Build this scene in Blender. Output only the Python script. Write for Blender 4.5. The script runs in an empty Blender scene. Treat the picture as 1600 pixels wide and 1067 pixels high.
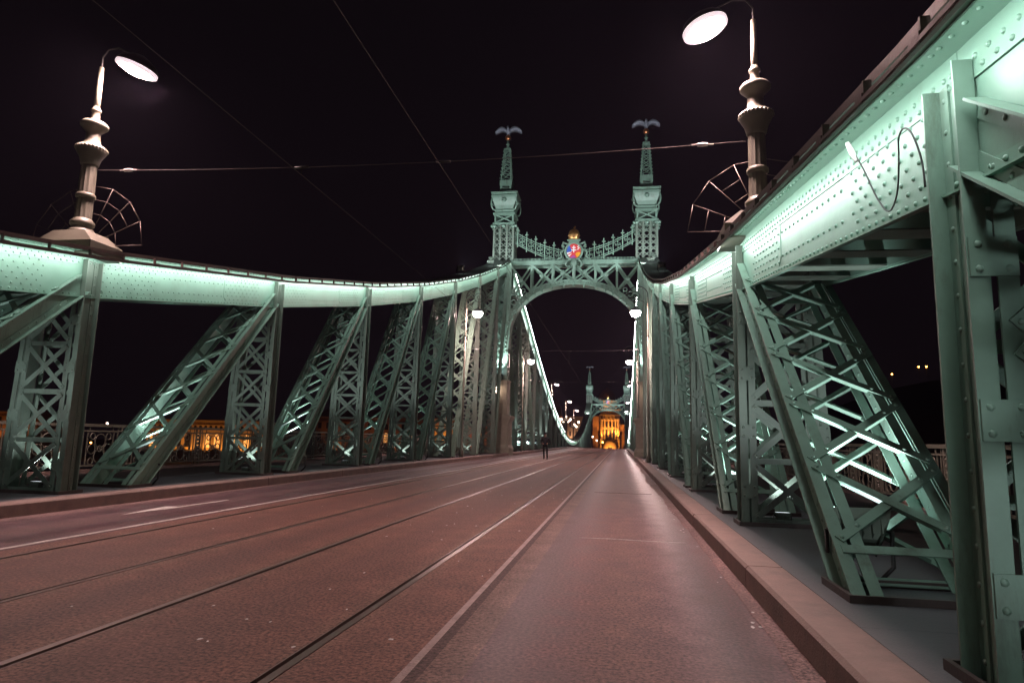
import bpy, math, random
import numpy as np
from mathutils import Vector, Matrix
random.seed(7)
scene = bpy.context.scene
COL = scene.collection
R = math.radians

# ------------------------------------------------------------------ camera
CAM = Vector((3.623, 0.0, 1.264))
FPX, YAW, PITCH, ROLL = 1031.65, 0.1641, 0.1464, 0.0263
cam_d = bpy.data.cameras.new('camera'); cam = bpy.data.objects.new('camera', cam_d); COL.objects.link(cam)
cam_d.sensor_width = 36.0; cam_d.lens = FPX / 1600 * 36.0
cam_d.clip_start = 0.05; cam_d.clip_end = 5000
fw0 = Vector((-math.sin(YAW), math.cos(YAW), 0)); rt0 = Vector((math.cos(YAW), math.sin(YAW), 0)); up0 = Vector((0, 0, 1))
fw1 = fw0 * math.cos(PITCH) + up0 * math.sin(PITCH); up1 = up0 * math.cos(PITCH) - fw0 * math.sin(PITCH)
rt2 = rt0 * math.cos(ROLL) + up1 * math.sin(ROLL); up2 = up1 * math.cos(ROLL) - rt0 * math.sin(ROLL)
cam.matrix_world = Matrix((( rt2.x, up2.x, -fw1.x, CAM.x), (rt2.y, up2.y, -fw1.y, CAM.y), (rt2.z, up2.z, -fw1.z, CAM.z), (0, 0, 0, 1)))
scene.camera = cam

# ------------------------------------------------------------------ night sky and exposure
world = bpy.data.worlds.new('World'); scene.world = world; world.use_nodes = True
bg = world.node_tree.nodes['Background']
bg.inputs['Color'].default_value = (0.0052, 0.0034, 0.0048, 1); bg.inputs['Strength'].default_value = 0.62
vs = scene.view_settings
vs.view_transform = 'Standard'; vs.look = 'None'; vs.exposure = 0.0; vs.gamma = 1.0; vs.use_curve_mapping = False
scene.render.engine = 'CYCLES'
scene.cycles.use_denoising = True
scene.cycles.sample_clamp_indirect = 6.0
scene.cycles.max_bounces = 5; scene.cycles.diffuse_bounces = 2; scene.cycles.glossy_bounces = 3
scene.cycles.volume_bounces = 0; scene.cycles.caustics_reflective = False; scene.cycles.caustics_refractive = False

# light levels (lamps of the place, and an added glow volume)
LED = 62.0            # cold strip under the chord cap
STREET = 1080.0        # street lamp lens
STREET_COL = (1.0, 0.64, 0.60)
FLOOD_W = 420.0       # floodlights at the feet of the members
HAZE = 0.0003  # density of the volume added for the glow round lamps
SODIUM = (1.0, 0.36, 0.06)

# ------------------------------------------------------------------ materials
def nodes_of(name):
    m = bpy.data.materials.new(name); m.use_nodes = True
    nt = m.node_tree; return m, nt, nt.nodes['Principled BSDF']
def mat(name, c, rough=.5, metal=0.0, var=.25, scale=6.0, bump=.0, bscale=60.0, dirt=None, dirt_amt=.0, spec=.5, streak=None):
    m, nt, b = nodes_of(name)
    N, L = nt.nodes, nt.links
    tc = N.new('ShaderNodeTexCoord')
    n1 = N.new('ShaderNodeTexNoise'); n1.inputs['Scale'].default_value = scale; n1.inputs['Detail'].default_value = 6; n1.inputs['Roughness'].default_value = .65
    L.new(tc.outputs['Object'], n1.inputs['Vector'])
    rp = N.new('ShaderNodeValToRGB')
    rp.color_ramp.elements[0].position = .3; rp.color_ramp.elements[1].position = .7
    rp.color_ramp.elements[0].color = tuple(x * (1 - var) for x in c) + (1,)
    rp.color_ramp.elements[1].color = tuple(min(1, x * (1 + var)) for x in c) + (1,)
    L.new(n1.outputs['Fac'], rp.inputs['Fac'])
    col = rp.outputs['Color']
    if dirt is not None:
        n2 = N.new('ShaderNodeTexNoise'); n2.inputs['Scale'].default_value = scale * .45; n2.inputs['Detail'].default_value = 8; n2.inputs['Roughness'].default_value = .75
        if streak:
            mpn = N.new('ShaderNodeMapping'); mpn.inputs['Scale'].default_value = streak; L.new(tc.outputs['Object'], mpn.inputs['Vector']); L.new(mpn.outputs['Vector'], n2.inputs['Vector'])
        else: L.new(tc.outputs['Object'], n2.inputs['Vector'])
        r2 = N.new('ShaderNodeValToRGB'); r2.color_ramp.elements[0].position = .52; r2.color_ramp.elements[1].position = .72
        r2.color_ramp.elements[0].color = (0, 0, 0, 1); r2.color_ramp.elements[1].color = (dirt_amt,) * 3 + (1,)
        L.new(n2.outputs['Fac'], r2.inputs['Fac'])
        mx = N.new('ShaderNodeMixRGB'); mx.inputs['Color2'].default_value = tuple(dirt) + (1,)
        L.new(r2.outputs['Color'], mx.inputs['Fac']); L.new(col, mx.inputs['Color1']); col = mx.outputs['Color']
    L.new(col, b.inputs['Base Color'])
    rr = N.new('ShaderNodeMapRange'); rr.inputs['To Min'].default_value = max(.05, rough - .1); rr.inputs['To Max'].default_value = min(1, rough + .12)
    L.new(n1.outputs['Fac'], rr.inputs['Value']); L.new(rr.outputs['Result'], b.inputs['Roughness'])
    b.inputs['Metallic'].default_value = metal; b.inputs['Specular IOR Level'].default_value = spec
    if bump:
        n3 = N.new('ShaderNodeTexNoise'); n3.inputs['Scale'].default_value = bscale; n3.inputs['Detail'].default_value = 4
        L.new(tc.outputs['Object'], n3.inputs['Vector'])
        bp = N.new('ShaderNodeBump'); bp.inputs['Strength'].default_value = bump; bp.inputs['Distance'].default_value = .02
        L.new(n3.outputs['Fac'], bp.inputs['Height']); L.new(bp.outputs['Normal'], b.inputs['Normal'])
    return m
def emat(name, c, s):
    m, nt, b = nodes_of(name)
    b.inputs['Base Color'].default_value = (.8, .8, .8, 1)
    b.inputs['Emission Color'].default_value = tuple(c) + (1,); b.inputs['Emission Strength'].default_value = s
    return m

M = {}
M['green'] = mat('green_steel_paint', (.145, .235, .185), .46, 0, .12, 3.0, .06, 18, (.060, .062, .046), .75, .5, (2.2, 2.2, .55))
M['greend'] = mat('green_steel_paint_dull', (.112, .148, .118), .52, 0, .16, 3.0, .08, 18, (.055, .046, .036), .8, .5, (2.2, 2.2, .5))  # duller copy of the green; brownish lamplight on the posts put into the colour
M['chord'] = mat('green_chord_paint', (.165, .285, .222), .42, 0, .08, 2.0, .05, 12, (.105, .165, .12), .6, .5, (1.5, 1.5, 1.0))
M['brown'] = mat('dark_brown_steel', (.055, .036, .032), .45, .2, .3, 8, .1, 40)  # plain dark brown for cover edges, light rails and foot frames
M['lampgrey'] = mat('lamp_cast_iron_paint', (.115, .115, .088), .5, 0, .12, 5, .06, 30, (.10, .09, .075), .6)
M['guard'] = mat('guard_wire', (.075, .06, .055), .4, .4, .2, 8)
M['dark'] = mat('dark_iron', (.03, .03, .03), .5, .3, .2, 8)
M['stone'] = mat('pedestal_stone', (.26, .24, .19), .75, 0, .15, 3, .3, 30, (.12, .11, .09), .6)
M['kerb'] = mat('kerb_concrete', (.20, .135, .118), .78, 0, .16, 5, .35, 55, (.11, .085, .08), .7)
M['plate'] = mat('footway_steel_plate', (.075, .075, .083), .6, 0, .22, 2.5, .25, 70, (.06, .06, .065), .7)
M['asphalt_far'] = mat('footway_asphalt', (.085, .08, .08), .8, 0, .2, 6, .3, 120)
M['rail'] = mat('polished_rail_steel', (.20, .145, .135), .36, .75, .05, 1.5)
M['groove'] = mat('rail_groove_dirt', (.022, .016, .014), .8, 0, .3, 20)
M['paint'] = mat('worn_white_road_paint', (.50, .47, .45), .6, 0, .25, 14, .2, 90, (.16, .12, .115), .9)
M['gold'] = mat('gilded_metal', (.80, .42, .16), .3, .9, .15, 10)
M['copper'] = mat('copper_ball', (.55, .22, .10), .3, .9, .15, 10)
M['eagle'] = mat('eagle_bronze_grey', (.20, .21, .26), .5, .1, .2, 10)
M['wire'] = mat('bare_wire', (.075, .06, .06), .8, .0, .05, 2)
M['ceramic'] = mat('insulator_ceramic', (.7, .66, .66), .25, 0, .1, 20)
M['black'] = mat('black_rubber', (.02, .02, .022), .55, 0, .2, 20)
M['cloth'] = mat('black_cloth', (.006, .0055, .0065), .9, 0, .3, 30)
M['cloth2'] = mat('dark_navy_cloth', (.008, .008, .011), .9, 0, .3, 30)
M['skin'] = mat('skin', (.45, .27, .20), .6, 0, .1, 10)
M['water'] = mat('river_water', (.008, .010, .012), .12, 0, .3, .2, .6, 1.2)
M['hill'] = mat('wooded_hill', (.012, .014, .010), .95, 0, .4, .08)
M['bank'] = mat('river_bank', (.06, .055, .05), .9, 0, .3, .2)
M['sand'] = mat('sandstone_facade', (.42, .33, .22), .8, 0, .15, .6, .2, 6, (.25, .18, .12), .5)
M['sand2'] = mat('brown_rendered_facade', (.28, .17, .12), .8, 0, .15, .6, .2, 6)
M['rooft'] = mat('roof_tiles', (.20, .10, .06), .8, 0, .2, 1.5)
M['window'] = mat('dark_window_glass', (.02, .02, .025), .1, 0, .2, 2)
M['red'] = mat('enamel_red', (.62, .05, .05), .4, 0, .08, 9)
M['white'] = mat('enamel_white', (.8, .8, .8), .4, 0, .06, 9)
M['blue'] = mat('enamel_blue', (.04, .10, .42), .4, 0, .08, 9)
M['violet'] = mat('enamel_violet', (.36, .08, .30), .4, 0, .08, 9)
M['amber'] = mat('enamel_amber', (.75, .34, .03), .4, 0, .08, 9)
M['led'] = emat('led_strip', (.93, 1.0, .97), LED)
M['street'] = emat('street_lamp_lens', STREET_COL, STREET)
M['crook'] = emat('crook_lamp_lens', STREET_COL, 620)
M['flood_dim'] = emat('uplight_lens', (.85, .92, 1.0), 1.2)
M['rim'] = emat('lamp_glass_rim', (1.0, .80, .86), .95)
M['flood'] = emat('floodlight_lens', (.85, .92, 1.0), 25)
M['globe'] = emat('frosted_globe', (1.0, .74, .58), 14)
M['sodium'] = emat('sodium_lamp', SODIUM, 30)
M['window_lit'] = emat('lit_window', (1.0, .40, .10), .7)

def asphalt(name, base, alt, rough, paths=(), stains=()):
    """Asphalt with stone speckle, long streaks along the lane and polished wheel paths."""
    m, nt, b = nodes_of(name); N, L = nt.nodes, nt.links
    g = N.new('ShaderNodeNewGeometry'); sp = N.new('ShaderNodeSeparateXYZ'); L.new(g.outputs['Position'], sp.inputs[0])
    mp = N.new('ShaderNodeMapping'); mp.inputs['Scale'].default_value = (2.2, .16, 1); L.new(g.outputs['Position'], mp.inputs['Vector'])
    n1 = N.new('ShaderNodeTexNoise'); n1.inputs['Scale'].default_value = 1.3; n1.inputs['Detail'].default_value = 7; n1.inputs['Roughness'].default_value = .7
    L.new(mp.outputs['Vector'], n1.inputs['Vector'])
    n2 = N.new('ShaderNodeTexNoise'); n2.inputs['Scale'].default_value = 38; n2.inputs['Detail'].default_value = 5; n2.inputs['Roughness'].default_value = .7; L.new(g.outputs['Position'], n2.inputs['Vector'])
    n4 = N.new('ShaderNodeTexNoise'); n4.inputs['Scale'].default_value = 2.3; n4.inputs['Detail'].default_value = 8; n4.inputs['Roughness'].default_value = .75; L.new(g.outputs['Position'], n4.inputs['Vector'])
    mx = N.new('ShaderNodeMixRGB'); mx.inputs['Color1'].default_value = tuple(base) + (1,); mx.inputs['Color2'].default_value = tuple(alt) + (1,)
    r1 = N.new('ShaderNodeMapRange'); r1.inputs['From Min'].default_value = .35; r1.inputs['From Max'].default_value = .68; L.new(n1.outputs['Fac'], r1.inputs['Value'])
    L.new(r1.outputs['Result'], mx.inputs['Fac'])
    colr = mx.outputs['Color']
    for xc, wd, cc, amt in stains:                                  # long dirt bands along the lane, broken up by noise
        sb = N.new('ShaderNodeMath'); sb.operation = 'SUBTRACT'; L.new(sp.outputs['X'], sb.inputs[0]); sb.inputs[1].default_value = xc
        ab = N.new('ShaderNodeMath'); ab.operation = 'ABSOLUTE'; L.new(sb.outputs[0], ab.inputs[0])
        mr = N.new('ShaderNodeMapRange'); mr.interpolation_type = 'SMOOTHSTEP'; mr.inputs['From Max'].default_value = wd; mr.inputs['To Min'].default_value = amt; mr.inputs['To Max'].default_value = 0; L.new(ab.outputs[0], mr.inputs['Value'])
        nz = N.new('ShaderNodeMapRange'); nz.inputs['From Min'].default_value = .3; nz.inputs['From Max'].default_value = .6; L.new(n4.outputs['Fac'], nz.inputs['Value'])
        mu = N.new('ShaderNodeMath'); mu.operation = 'MULTIPLY'; mu.use_clamp = True; L.new(mr.outputs['Result'], mu.inputs[0]); L.new(nz.outputs['Result'], mu.inputs[1])
        m2 = N.new('ShaderNodeMixRGB'); m2.inputs['Color2'].default_value = tuple(cc) + (1,); L.new(mu.outputs[0], m2.inputs['Fac']); L.new(colr, m2.inputs['Color1']); colr = m2.outputs['Color']
    sc = N.new('ShaderNodeMapRange'); sc.inputs['From Min'].default_value = .36; sc.inputs['From Max'].default_value = .66; sc.inputs['To Min'].default_value = .18; sc.inputs['To Max'].default_value = 1.85; L.new(n2.outputs['Fac'], sc.inputs['Value'])
    s4 = N.new('ShaderNodeMapRange'); s4.inputs['From Min'].default_value = .3; s4.inputs['From Max'].default_value = .7; s4.inputs['To Min'].default_value = .60; s4.inputs['To Max'].default_value = 1.35; L.new(n4.outputs['Fac'], s4.inputs['Value'])
    ml = N.new('ShaderNodeMath'); ml.operation = 'MULTIPLY'; L.new(sc.outputs['Result'], ml.inputs[0]); L.new(s4.outputs['Result'], ml.inputs[1])
    vm = N.new('ShaderNodeVectorMath'); vm.operation = 'SCALE'; L.new(colr, vm.inputs[0]); L.new(ml.outputs[0], vm.inputs['Scale'])
    L.new(vm.outputs['Vector'], b.inputs['Base Color'])
    rsum = None
    for xc, wd, amt in paths:
        wob = N.new('ShaderNodeMath'); wob.operation = 'MULTIPLY_ADD'; L.new(n4.outputs['Fac'], wob.inputs[0]); wob.inputs[1].default_value = .5; L.new(sp.outputs['X'], wob.inputs[2])
        sb = N.new('ShaderNodeMath'); sb.operation = 'SUBTRACT'; L.new(wob.outputs[0], sb.inputs[0]); sb.inputs[1].default_value = xc + .25
        ab = N.new('ShaderNodeMath'); ab.operation = 'ABSOLUTE'; L.new(sb.outputs[0], ab.inputs[0])
        mr = N.new('ShaderNodeMapRange'); mr.interpolation_type = 'SMOOTHSTEP'; mr.inputs['From Min'].default_value = 0; mr.inputs['From Max'].default_value = wd
        mr.inputs['To Min'].default_value = amt; mr.inputs['To Max'].default_value = 0; L.new(ab.outputs[0], mr.inputs['Value'])
        if rsum is None: rsum = mr.outputs['Result']
        else:
            ad = N.new('ShaderNodeMath'); ad.operation = 'ADD'; L.new(rsum, ad.inputs[0]); L.new(mr.outputs['Result'], ad.inputs[1]); rsum = ad.outputs[0]
    rb = N.new('ShaderNodeMapRange'); rb.inputs['To Min'].default_value = rough - .05; rb.inputs['To Max'].default_value = rough + .07; b.inputs['Specular IOR Level'].default_value = .36; L.new(n4.outputs['Fac'], rb.inputs['Value'])
    if rsum is not None:
        su = N.new('ShaderNodeMath'); su.operation = 'SUBTRACT'; su.use_clamp = True; L.new(rb.outputs['Result'], su.inputs[0]); L.new(rsum, su.inputs[1]); L.new(su.outputs[0], b.inputs['Roughness'])
    else: L.new(rb.outputs['Result'], b.inputs['Roughness'])
    bp = N.new('ShaderNodeBump'); bp.inputs['Strength'].default_value = .35; bp.inputs['Distance'].default_value = .006
    L.new(n2.outputs['Fac'], bp.inputs['Height']); L.new(bp.outputs['Normal'], b.inputs['Normal'])
    return m
M['lane'] = asphalt('lane_asphalt', (.105, .051, .058), (.132, .062, .060), .66, ((4.40, .55, .29), (2.95, .6, .22)), ((3.62, .55, (.135, .068, .055), .9), (4.35, .3, (.075, .050, .062), .7), (2.9, .3, (.075, .050, .062), .6)))
M['lane_left'] = asphalt('left_lane_asphalt', (.085, .047, .055), (.105, .057, .060), .64, ((-3.1, .4, .26), (-4.1, .4, .18)), ((-3.6, .4, (.11, .06, .055), .7),))
M['track'] = asphalt('track_slab_asphalt', (.130, .061, .050), (.170, .082, .062), .66, (), tuple((r_, .28, (.17, .10, .075), .7) for r_ in (-2.257, -.822, .369, 1.804)) + ((-.22, .4, (.085, .045, .042), .8), (1.09, .5, (.095, .05, .045), .6), (-1.54, .5, (.095, .05, .045), .6)))
M['patch'] = asphalt('tan_patch_asphalt', (.135, .078, .066), (.165, .095, .078), .68, ((2.95, .6, .22),))
M['darkstrip'] = asphalt('dark_joint_asphalt', (.066, .040, .038), (.088, .052, .048), .7)
M['gutter'] = asphalt('dusty_gutter', (.14, .085, .082), (.18, .108, .10), .8)
M['joint'] = mat('dirty_concrete_joint', (.30, .22, .21), .5, 0, .35, 9, .3, 60, (.09, .06, .055), .9)

# ------------------------------------------------------------------ mesh helpers
class MB:
    """Collects shapes; build() links them as ONE mesh object. Built for the right hand side (+X); mirror=True flips to -X."""
    def __init__(s, mirror=False): s.v = []; s.f = []; s.mirror = mirror; s.n = 0; s.sm = []
    def add(s, vs_, fs, smooth=False):
        s.v.append(np.asarray(vs_, float)); s.f.extend([tuple(i + s.n for i in f) for f in fs]); s.sm.extend([smooth] * len(fs)); s.n += len(vs_)
    def hexa(s, P):   # P[0:4] bottom loop (ccw seen from top), P[4:8] top loop
        s.add(P, [(3, 2, 1, 0), (4, 5, 6, 7), (0, 1, 5, 4), (1, 2, 6, 5), (2, 3, 7, 6), (3, 0, 4, 7)])
    def box(s, x0, x1, y0, y1, z0, z1):
        s.hexa([(x0, y0, z0), (x1, y0, z0), (x1, y1, z0), (x0, y1, z0), (x0, y0, z1), (x1, y0, z1), (x1, y1, z1), (x0, y1, z1)])
    def bar(s, A, B, nrm, w, t):  # flat bar from A to B, face normal nrm
        A, B, nrm = Vector(A), Vector(B), Vector(nrm); d = (B - A).normalized(); nrm = (nrm - d * nrm.dot(d)).normalized(); u = d.cross(nrm) * (w / 2); n2 = nrm * (t / 2)
        s.hexa([A - u - n2, A + u - n2, A + u + n2, A - u + n2, B - u - n2, B + u - n2, B + u + n2, B - u + n2])
    def tube(s, pts, r, n=8, closed=False, cap=True):
        pts = [Vector(p) for p in pts]; m = len(pts); rs = r if isinstance(r, (list, tuple)) else [r] * m
        vs_ = []; up = None
        for i, p in enumerate(pts):
            a = pts[(i - 1) % m] if (closed or i > 0) else p; b = pts[(i + 1) % m] if (closed or i < m - 1) else p
            d = (b - a).normalized()
            if up is None: up = d.orthogonal().normalized()
            up = (up - d * up.dot(d)).normalized(); w = d.cross(up)
            for k in range(n):
                an = 2 * math.pi * k / n; vs_.append(p + (up * math.cos(an) + w * math.sin(an)) * rs[i])
        fs = []
        for i in range(m if closed else m - 1):
            j = (i + 1) % m
            for k in range(n): k2 = (k + 1) % n; fs.append((i * n + k, i * n + k2, j * n + k2, j * n + k))
        if cap and not closed: fs.append(tuple(range(n))[::-1]); fs.append(tuple((m - 1) * n + k for k in range(n)))
        s.add(vs_, fs, True)
    def lathe(s, prof, c=(0, 0, 0), n=16, smooth=True, flute=0.0, ymul=1.0):
        vs_ = []; fs = []
        for r, z in prof:
            for k in range(n):
                an = 2 * math.pi * (k + .5) / n; rr = r * (1 - flute * (k % 2)); vs_.append((c[0] + rr * math.cos(an), c[1] + rr * math.sin(an) * ymul, c[2] + z))
        for i in range(len(prof) - 1):
            for k in range(n): k2 = (k + 1) % n; fs.append((i * n + k, i * n + k2, (i + 1) * n + k2, (i + 1) * n + k))
        fs.append(tuple(range(n))[::-1]); fs.append(tuple((len(prof) - 1) * n + k for k in range(n)))
        s.add(vs_, fs, smooth)
    def rivets(s, pts, nrm, r=.018, h=.6, n=6):
        """domed rivet heads at pts, all with one normal"""
        if not len(pts): return
        nrm = Vector(nrm).normalized(); u = nrm.orthogonal().normalized(); w = nrm.cross(u)
        T = []
        for rr, hh in ((1.0, 0.0), (.8, .62)):
            for k in range(n):
                a = 2 * math.pi * k / n; T.append((u * math.cos(a) + w * math.sin(a)) * (r * rr) + nrm * (r * h * hh))
        T.append(nrm * (r * h)); T = np.array([tuple(t) for t in T])
        F = [(k, (k + 1) % n, n + (k + 1) % n, n + k) for k in range(n)] + [(n + k, n + (k + 1) % n, 2 * n) for k in range(n)]
        for p in pts: s.add(T + np.asarray(p, float), F, True)
    def build(s, name, m, parent=None, kind=None, inv=None):
        if not s.n: return None
        V = np.concatenate(s.v); F = s.f
        if s.mirror: V = V * np.array([-1, 1, 1]); F = [f[::-1] for f in F]
        me = bpy.data.meshes.new(name); me.from_pydata(V.tolist(), [], F)
        if any(s.sm): me.polygons.foreach_set('use_smooth', s.sm)
        me.materials.append(M[m] if isinstance(m, str) else m)
        return link(name, me, parent, kind)
def link(name, me, parent=None, kind=None):
    o = bpy.data.objects.new(name, me); COL.objects.link(o)
    if parent is not None:
        o.parent = parent; wi = parent.get('_wi')
        if parent.type == 'EMPTY' and parent.parent is None: o.matrix_parent_inverse = Matrix.Translation(-parent.location)
    if kind: o['kind'] = kind
    return o
def tag(o, label, cat, group=None, kind=None):
    o['label'] = label; o['category'] = cat
    if group: o['group'] = group
    if kind: o['kind'] = kind
    return o
def thing(name, label, cat, loc=(0, 0, 0), group=None):
    o = bpy.data.objects.new(name, None); COL.objects.link(o); o.location = loc; o.empty_display_size = .2
    return tag(o, label, cat, group)
def copy_tree(o, parent=None):
    c = o.copy(); COL.objects.link(c); c.parent = parent
    if parent is not None: c.matrix_parent_inverse = o.matrix_parent_inverse.copy()
    for ch in list(o.children): copy_tree(ch, c)
    return c
def spot(name, loc, target, watts, col, angle, parent, blend=.6, size=.08):
    l = bpy.data.lights.new(name, 'SPOT'); l.energy = watts; l.color = col; l.spot_size = R(angle); l.spot_blend = blend; l.shadow_soft_size = size
    o = bpy.data.objects.new(name, l); COL.objects.link(o)
    d = Vector(target) - Vector(loc)
    mw = Matrix.Translation(Vector(loc)) @ d.to_track_quat('-Z', 'Y').to_matrix().to_4x4()
    if parent is not None:
        o.parent = parent
        if parent.type == 'EMPTY' and parent.parent is None: o.matrix_parent_inverse = Matrix.Translation(-parent.location)
    o.matrix_basis = mw
    return o

# ------------------------------------------------------------------ dimensions read off the photograph (metres)
PAN = 6.196; Y0 = 3.524
YP = 51.35; YP2 = 205.0
KX, KH = 4.735, 0.198                 # kerb face, kerb height
XW, XO = 5.345, 6.24                  # member side plates (road side, footway side)
RAILS = (-2.257, -.822, .369, 1.804)
def node(k): return Y0 + PAN * k if k < 8 else YP
def zd(y): return -1.7e-6 * max(0, y - 90) ** 3
def par(y): return 2.59 + .1076 * (y - 3.6) + .00266 * (y * y - 12.96)
KN = [node(k) for k in range(-3, 9)]
def zb(y): return float(np.interp(y, KN, [par(t) for t in KN]))    # underside of the side span chord
def Hc(y): return .60 + .003 * y
YS = [-16, -10] + list(np.arange(-4, 92, 6)) + list(np.arange(94, 232, 4)) + [240, 262, 290]

# ================================================================== SETTING
def strip(name, x0, x1, m, dz=0.0, kind='structure', ys=None, zf=zd):
    mb = MB(); ys = ys or YS; vs_ = []; fs = []
    for y in ys: vs_ += [(x0, y, zf(y) + dz), (x1, y, zf(y) + dz)]
    for i in range(len(ys) - 1): fs.append((2 * i, 2 * i + 1, 2 * i + 3, 2 * i + 2))
    mb.add(vs_, fs); return mb.build(name, m, None, kind)
g = .052
strip('road_bed', -9.2, 9.2, 'groove', -.12)
strip('left_traffic_lane', -KX - .01, -2.60, 'lane_left')
o = strip('tram_track_slab', -2.60, RAILS[0] - g, 'track')
for a, b in ((RAILS[0] + g, RAILS[1] - g), (RAILS[1] + g, RAILS[2] - g), (RAILS[2] + g, RAILS[3] - g), (RAILS[3] + g, 2.45)):
    strip('tram_track_slab', a, b, 'track')
strip('pale_concrete_joint', 2.45, 2.50, 'joint')
strip('dark_joint_strip', 2.50, 2.57, 'darkstrip')
strip('tan_patch_strip', 2.57, 2.80, 'patch')
strip('right_traffic_lane', 2.80, KX + .01, 'lane')
# dusty gutters with a wandering edge
for sgn, nm in ((1, 'right_gutter'), (-1, 'left_gutter')):
    mb = MB(); vs_ = []; fs = []; ys = list(np.arange(-4, 92, .35)); w = .16
    for i, y in enumerate(ys):
        w = max(.12, min(.30, w + random.uniform(-.03, .03))); vs_ += [(sgn * (KX + .005), y, .004), (sgn * (KX - w), y, .004)]
    for i in range(len(ys) - 1): fs.append((2 * i, 2 * i + 1, 2 * i + 3, 2 * i + 2)[::-sgn])
    mb.add(vs_, fs); mb.build(nm, 'gutter', None, 'structure')
# painted marking
def flat(name, pts, m, label, cat, z=.004):
    mb = MB(); n = len(pts); mb.add([(x, y, z) for x, y in pts] + [(x, y, z - .0035) for x, y in pts], [tuple(range(n)), tuple(range(2 * n - 1, n - 1, -1))] + [(i, n + i, n + (i + 1) % n, (i + 1) % n) for i in range(n)])
    return tag(mb.build(name, m), label, cat)
mb = MB()
for i in range(40): y = -4 + i * 3; mb.box(-2.735, -2.665, y, y + 2.995, .0005, .004)
tag(mb.build('lane_line', 'paint'), 'thin white painted line between left lane and tram tracks', 'road line')
flat('road_arrow', [(-3.68, 9.0), (-3.62, 9.9), (-3.60, 9.85), (-3.56, 11.6), (-3.62, 11.62), (-3.66, 10.3), (-3.86, 10.25), (-3.80, 9.7)], 'paint', 'faded white arrow painted on the left lane', 'road arrow')
flat('road_crack', [(3.10, 9.02), (3.55, 9.05), (4.0, 9.0), (4.46, 9.02), (4.46, 9.035), (4.0, 9.02), (3.55, 9.075), (3.10, 9.035)], 'paint', 'thin pale transverse crack across the right lane', 'road crack', .0035)
flat('road_crack', [(3.0, 17.0), (3.6, 17.03), (4.4, 17.0), (4.4, 17.03), (3.6, 17.07), (3.0, 17.03)], 'darkstrip', 'dark transverse joint farther along the right lane', 'road crack', .0035)
random.seed(11); mb = MB()
for i in range(90):
    x = random.choice((random.uniform(-2.5, 2.4), random.uniform(.5, 2.4), random.uniform(4.45, 4.7))); y = 3 + 22 * random.random() ** 1.5; r_ = random.uniform(.006, .02); n = 5; a0 = random.random() * 6
    if min(abs(x - t_) for t_ in RAILS) < .09: continue
    vs_ = [(x + r_ * random.uniform(.6, 1.3) * math.cos(a0 + 6.283 * k / n), y + r_ * random.uniform(.8, 2) * math.sin(a0 + 6.283 * k / n), .002 + .004 * random.random()) for k in range(n)] + [(x, y, .009)]
    mb.add(vs_, [(k, (k + 1) % n, n) for k in range(n)])
lt = mb.build('litter', 'ceramic', None, 'stuff'); tag(lt, 'tiny pale specks of litter scattered on the road', 'litter', None, 'stuff')
# tram rails: running head, groove, keeper lip
for i, (x, w, sd) in enumerate(((RAILS[0], 'outer rail of left tram track, nearest the white line', 1), (RAILS[1], 'inner rail of left tram track with dark groove', -1), (RAILS[2], 'inner rail of right tram track, shiny in the middle of the road', 1), (RAILS[3], 'outer rail of right tram track, nearest the traffic lane', -1))):
    t = thing('tram_rail', w, 'tram rail', (x, 0, 0), 'grooved tram rails set in the road')
    def prof(a, b, za, zb_, nm, m):
        q = MB(); vs_ = []; fs = []
        for y in YS: z = zd(y); vs_ += [(x + sd * a, y, z + za), (x + sd * b, y, z + za), (x + sd * b, y, z + zb_), (x + sd * a, y, z + zb_)]
        for j in range(len(YS) - 1):
            for k in range(4): k2 = (k + 1) % 4; fs.append((4 * j + k, 4 * j + 4 + k, 4 * j + 4 + k2, 4 * j + k2))
        q.add(vs_, fs); return q.build(nm, m, t)
    prof(-.047, .006, -.06, .003, 'running_head', 'rail'); prof(.040, .050, -.06, .001, 'keeper_lip', 'rail'); prof(.007, .039, -.06, -.035, 'groove_floor', 'groove')
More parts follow.
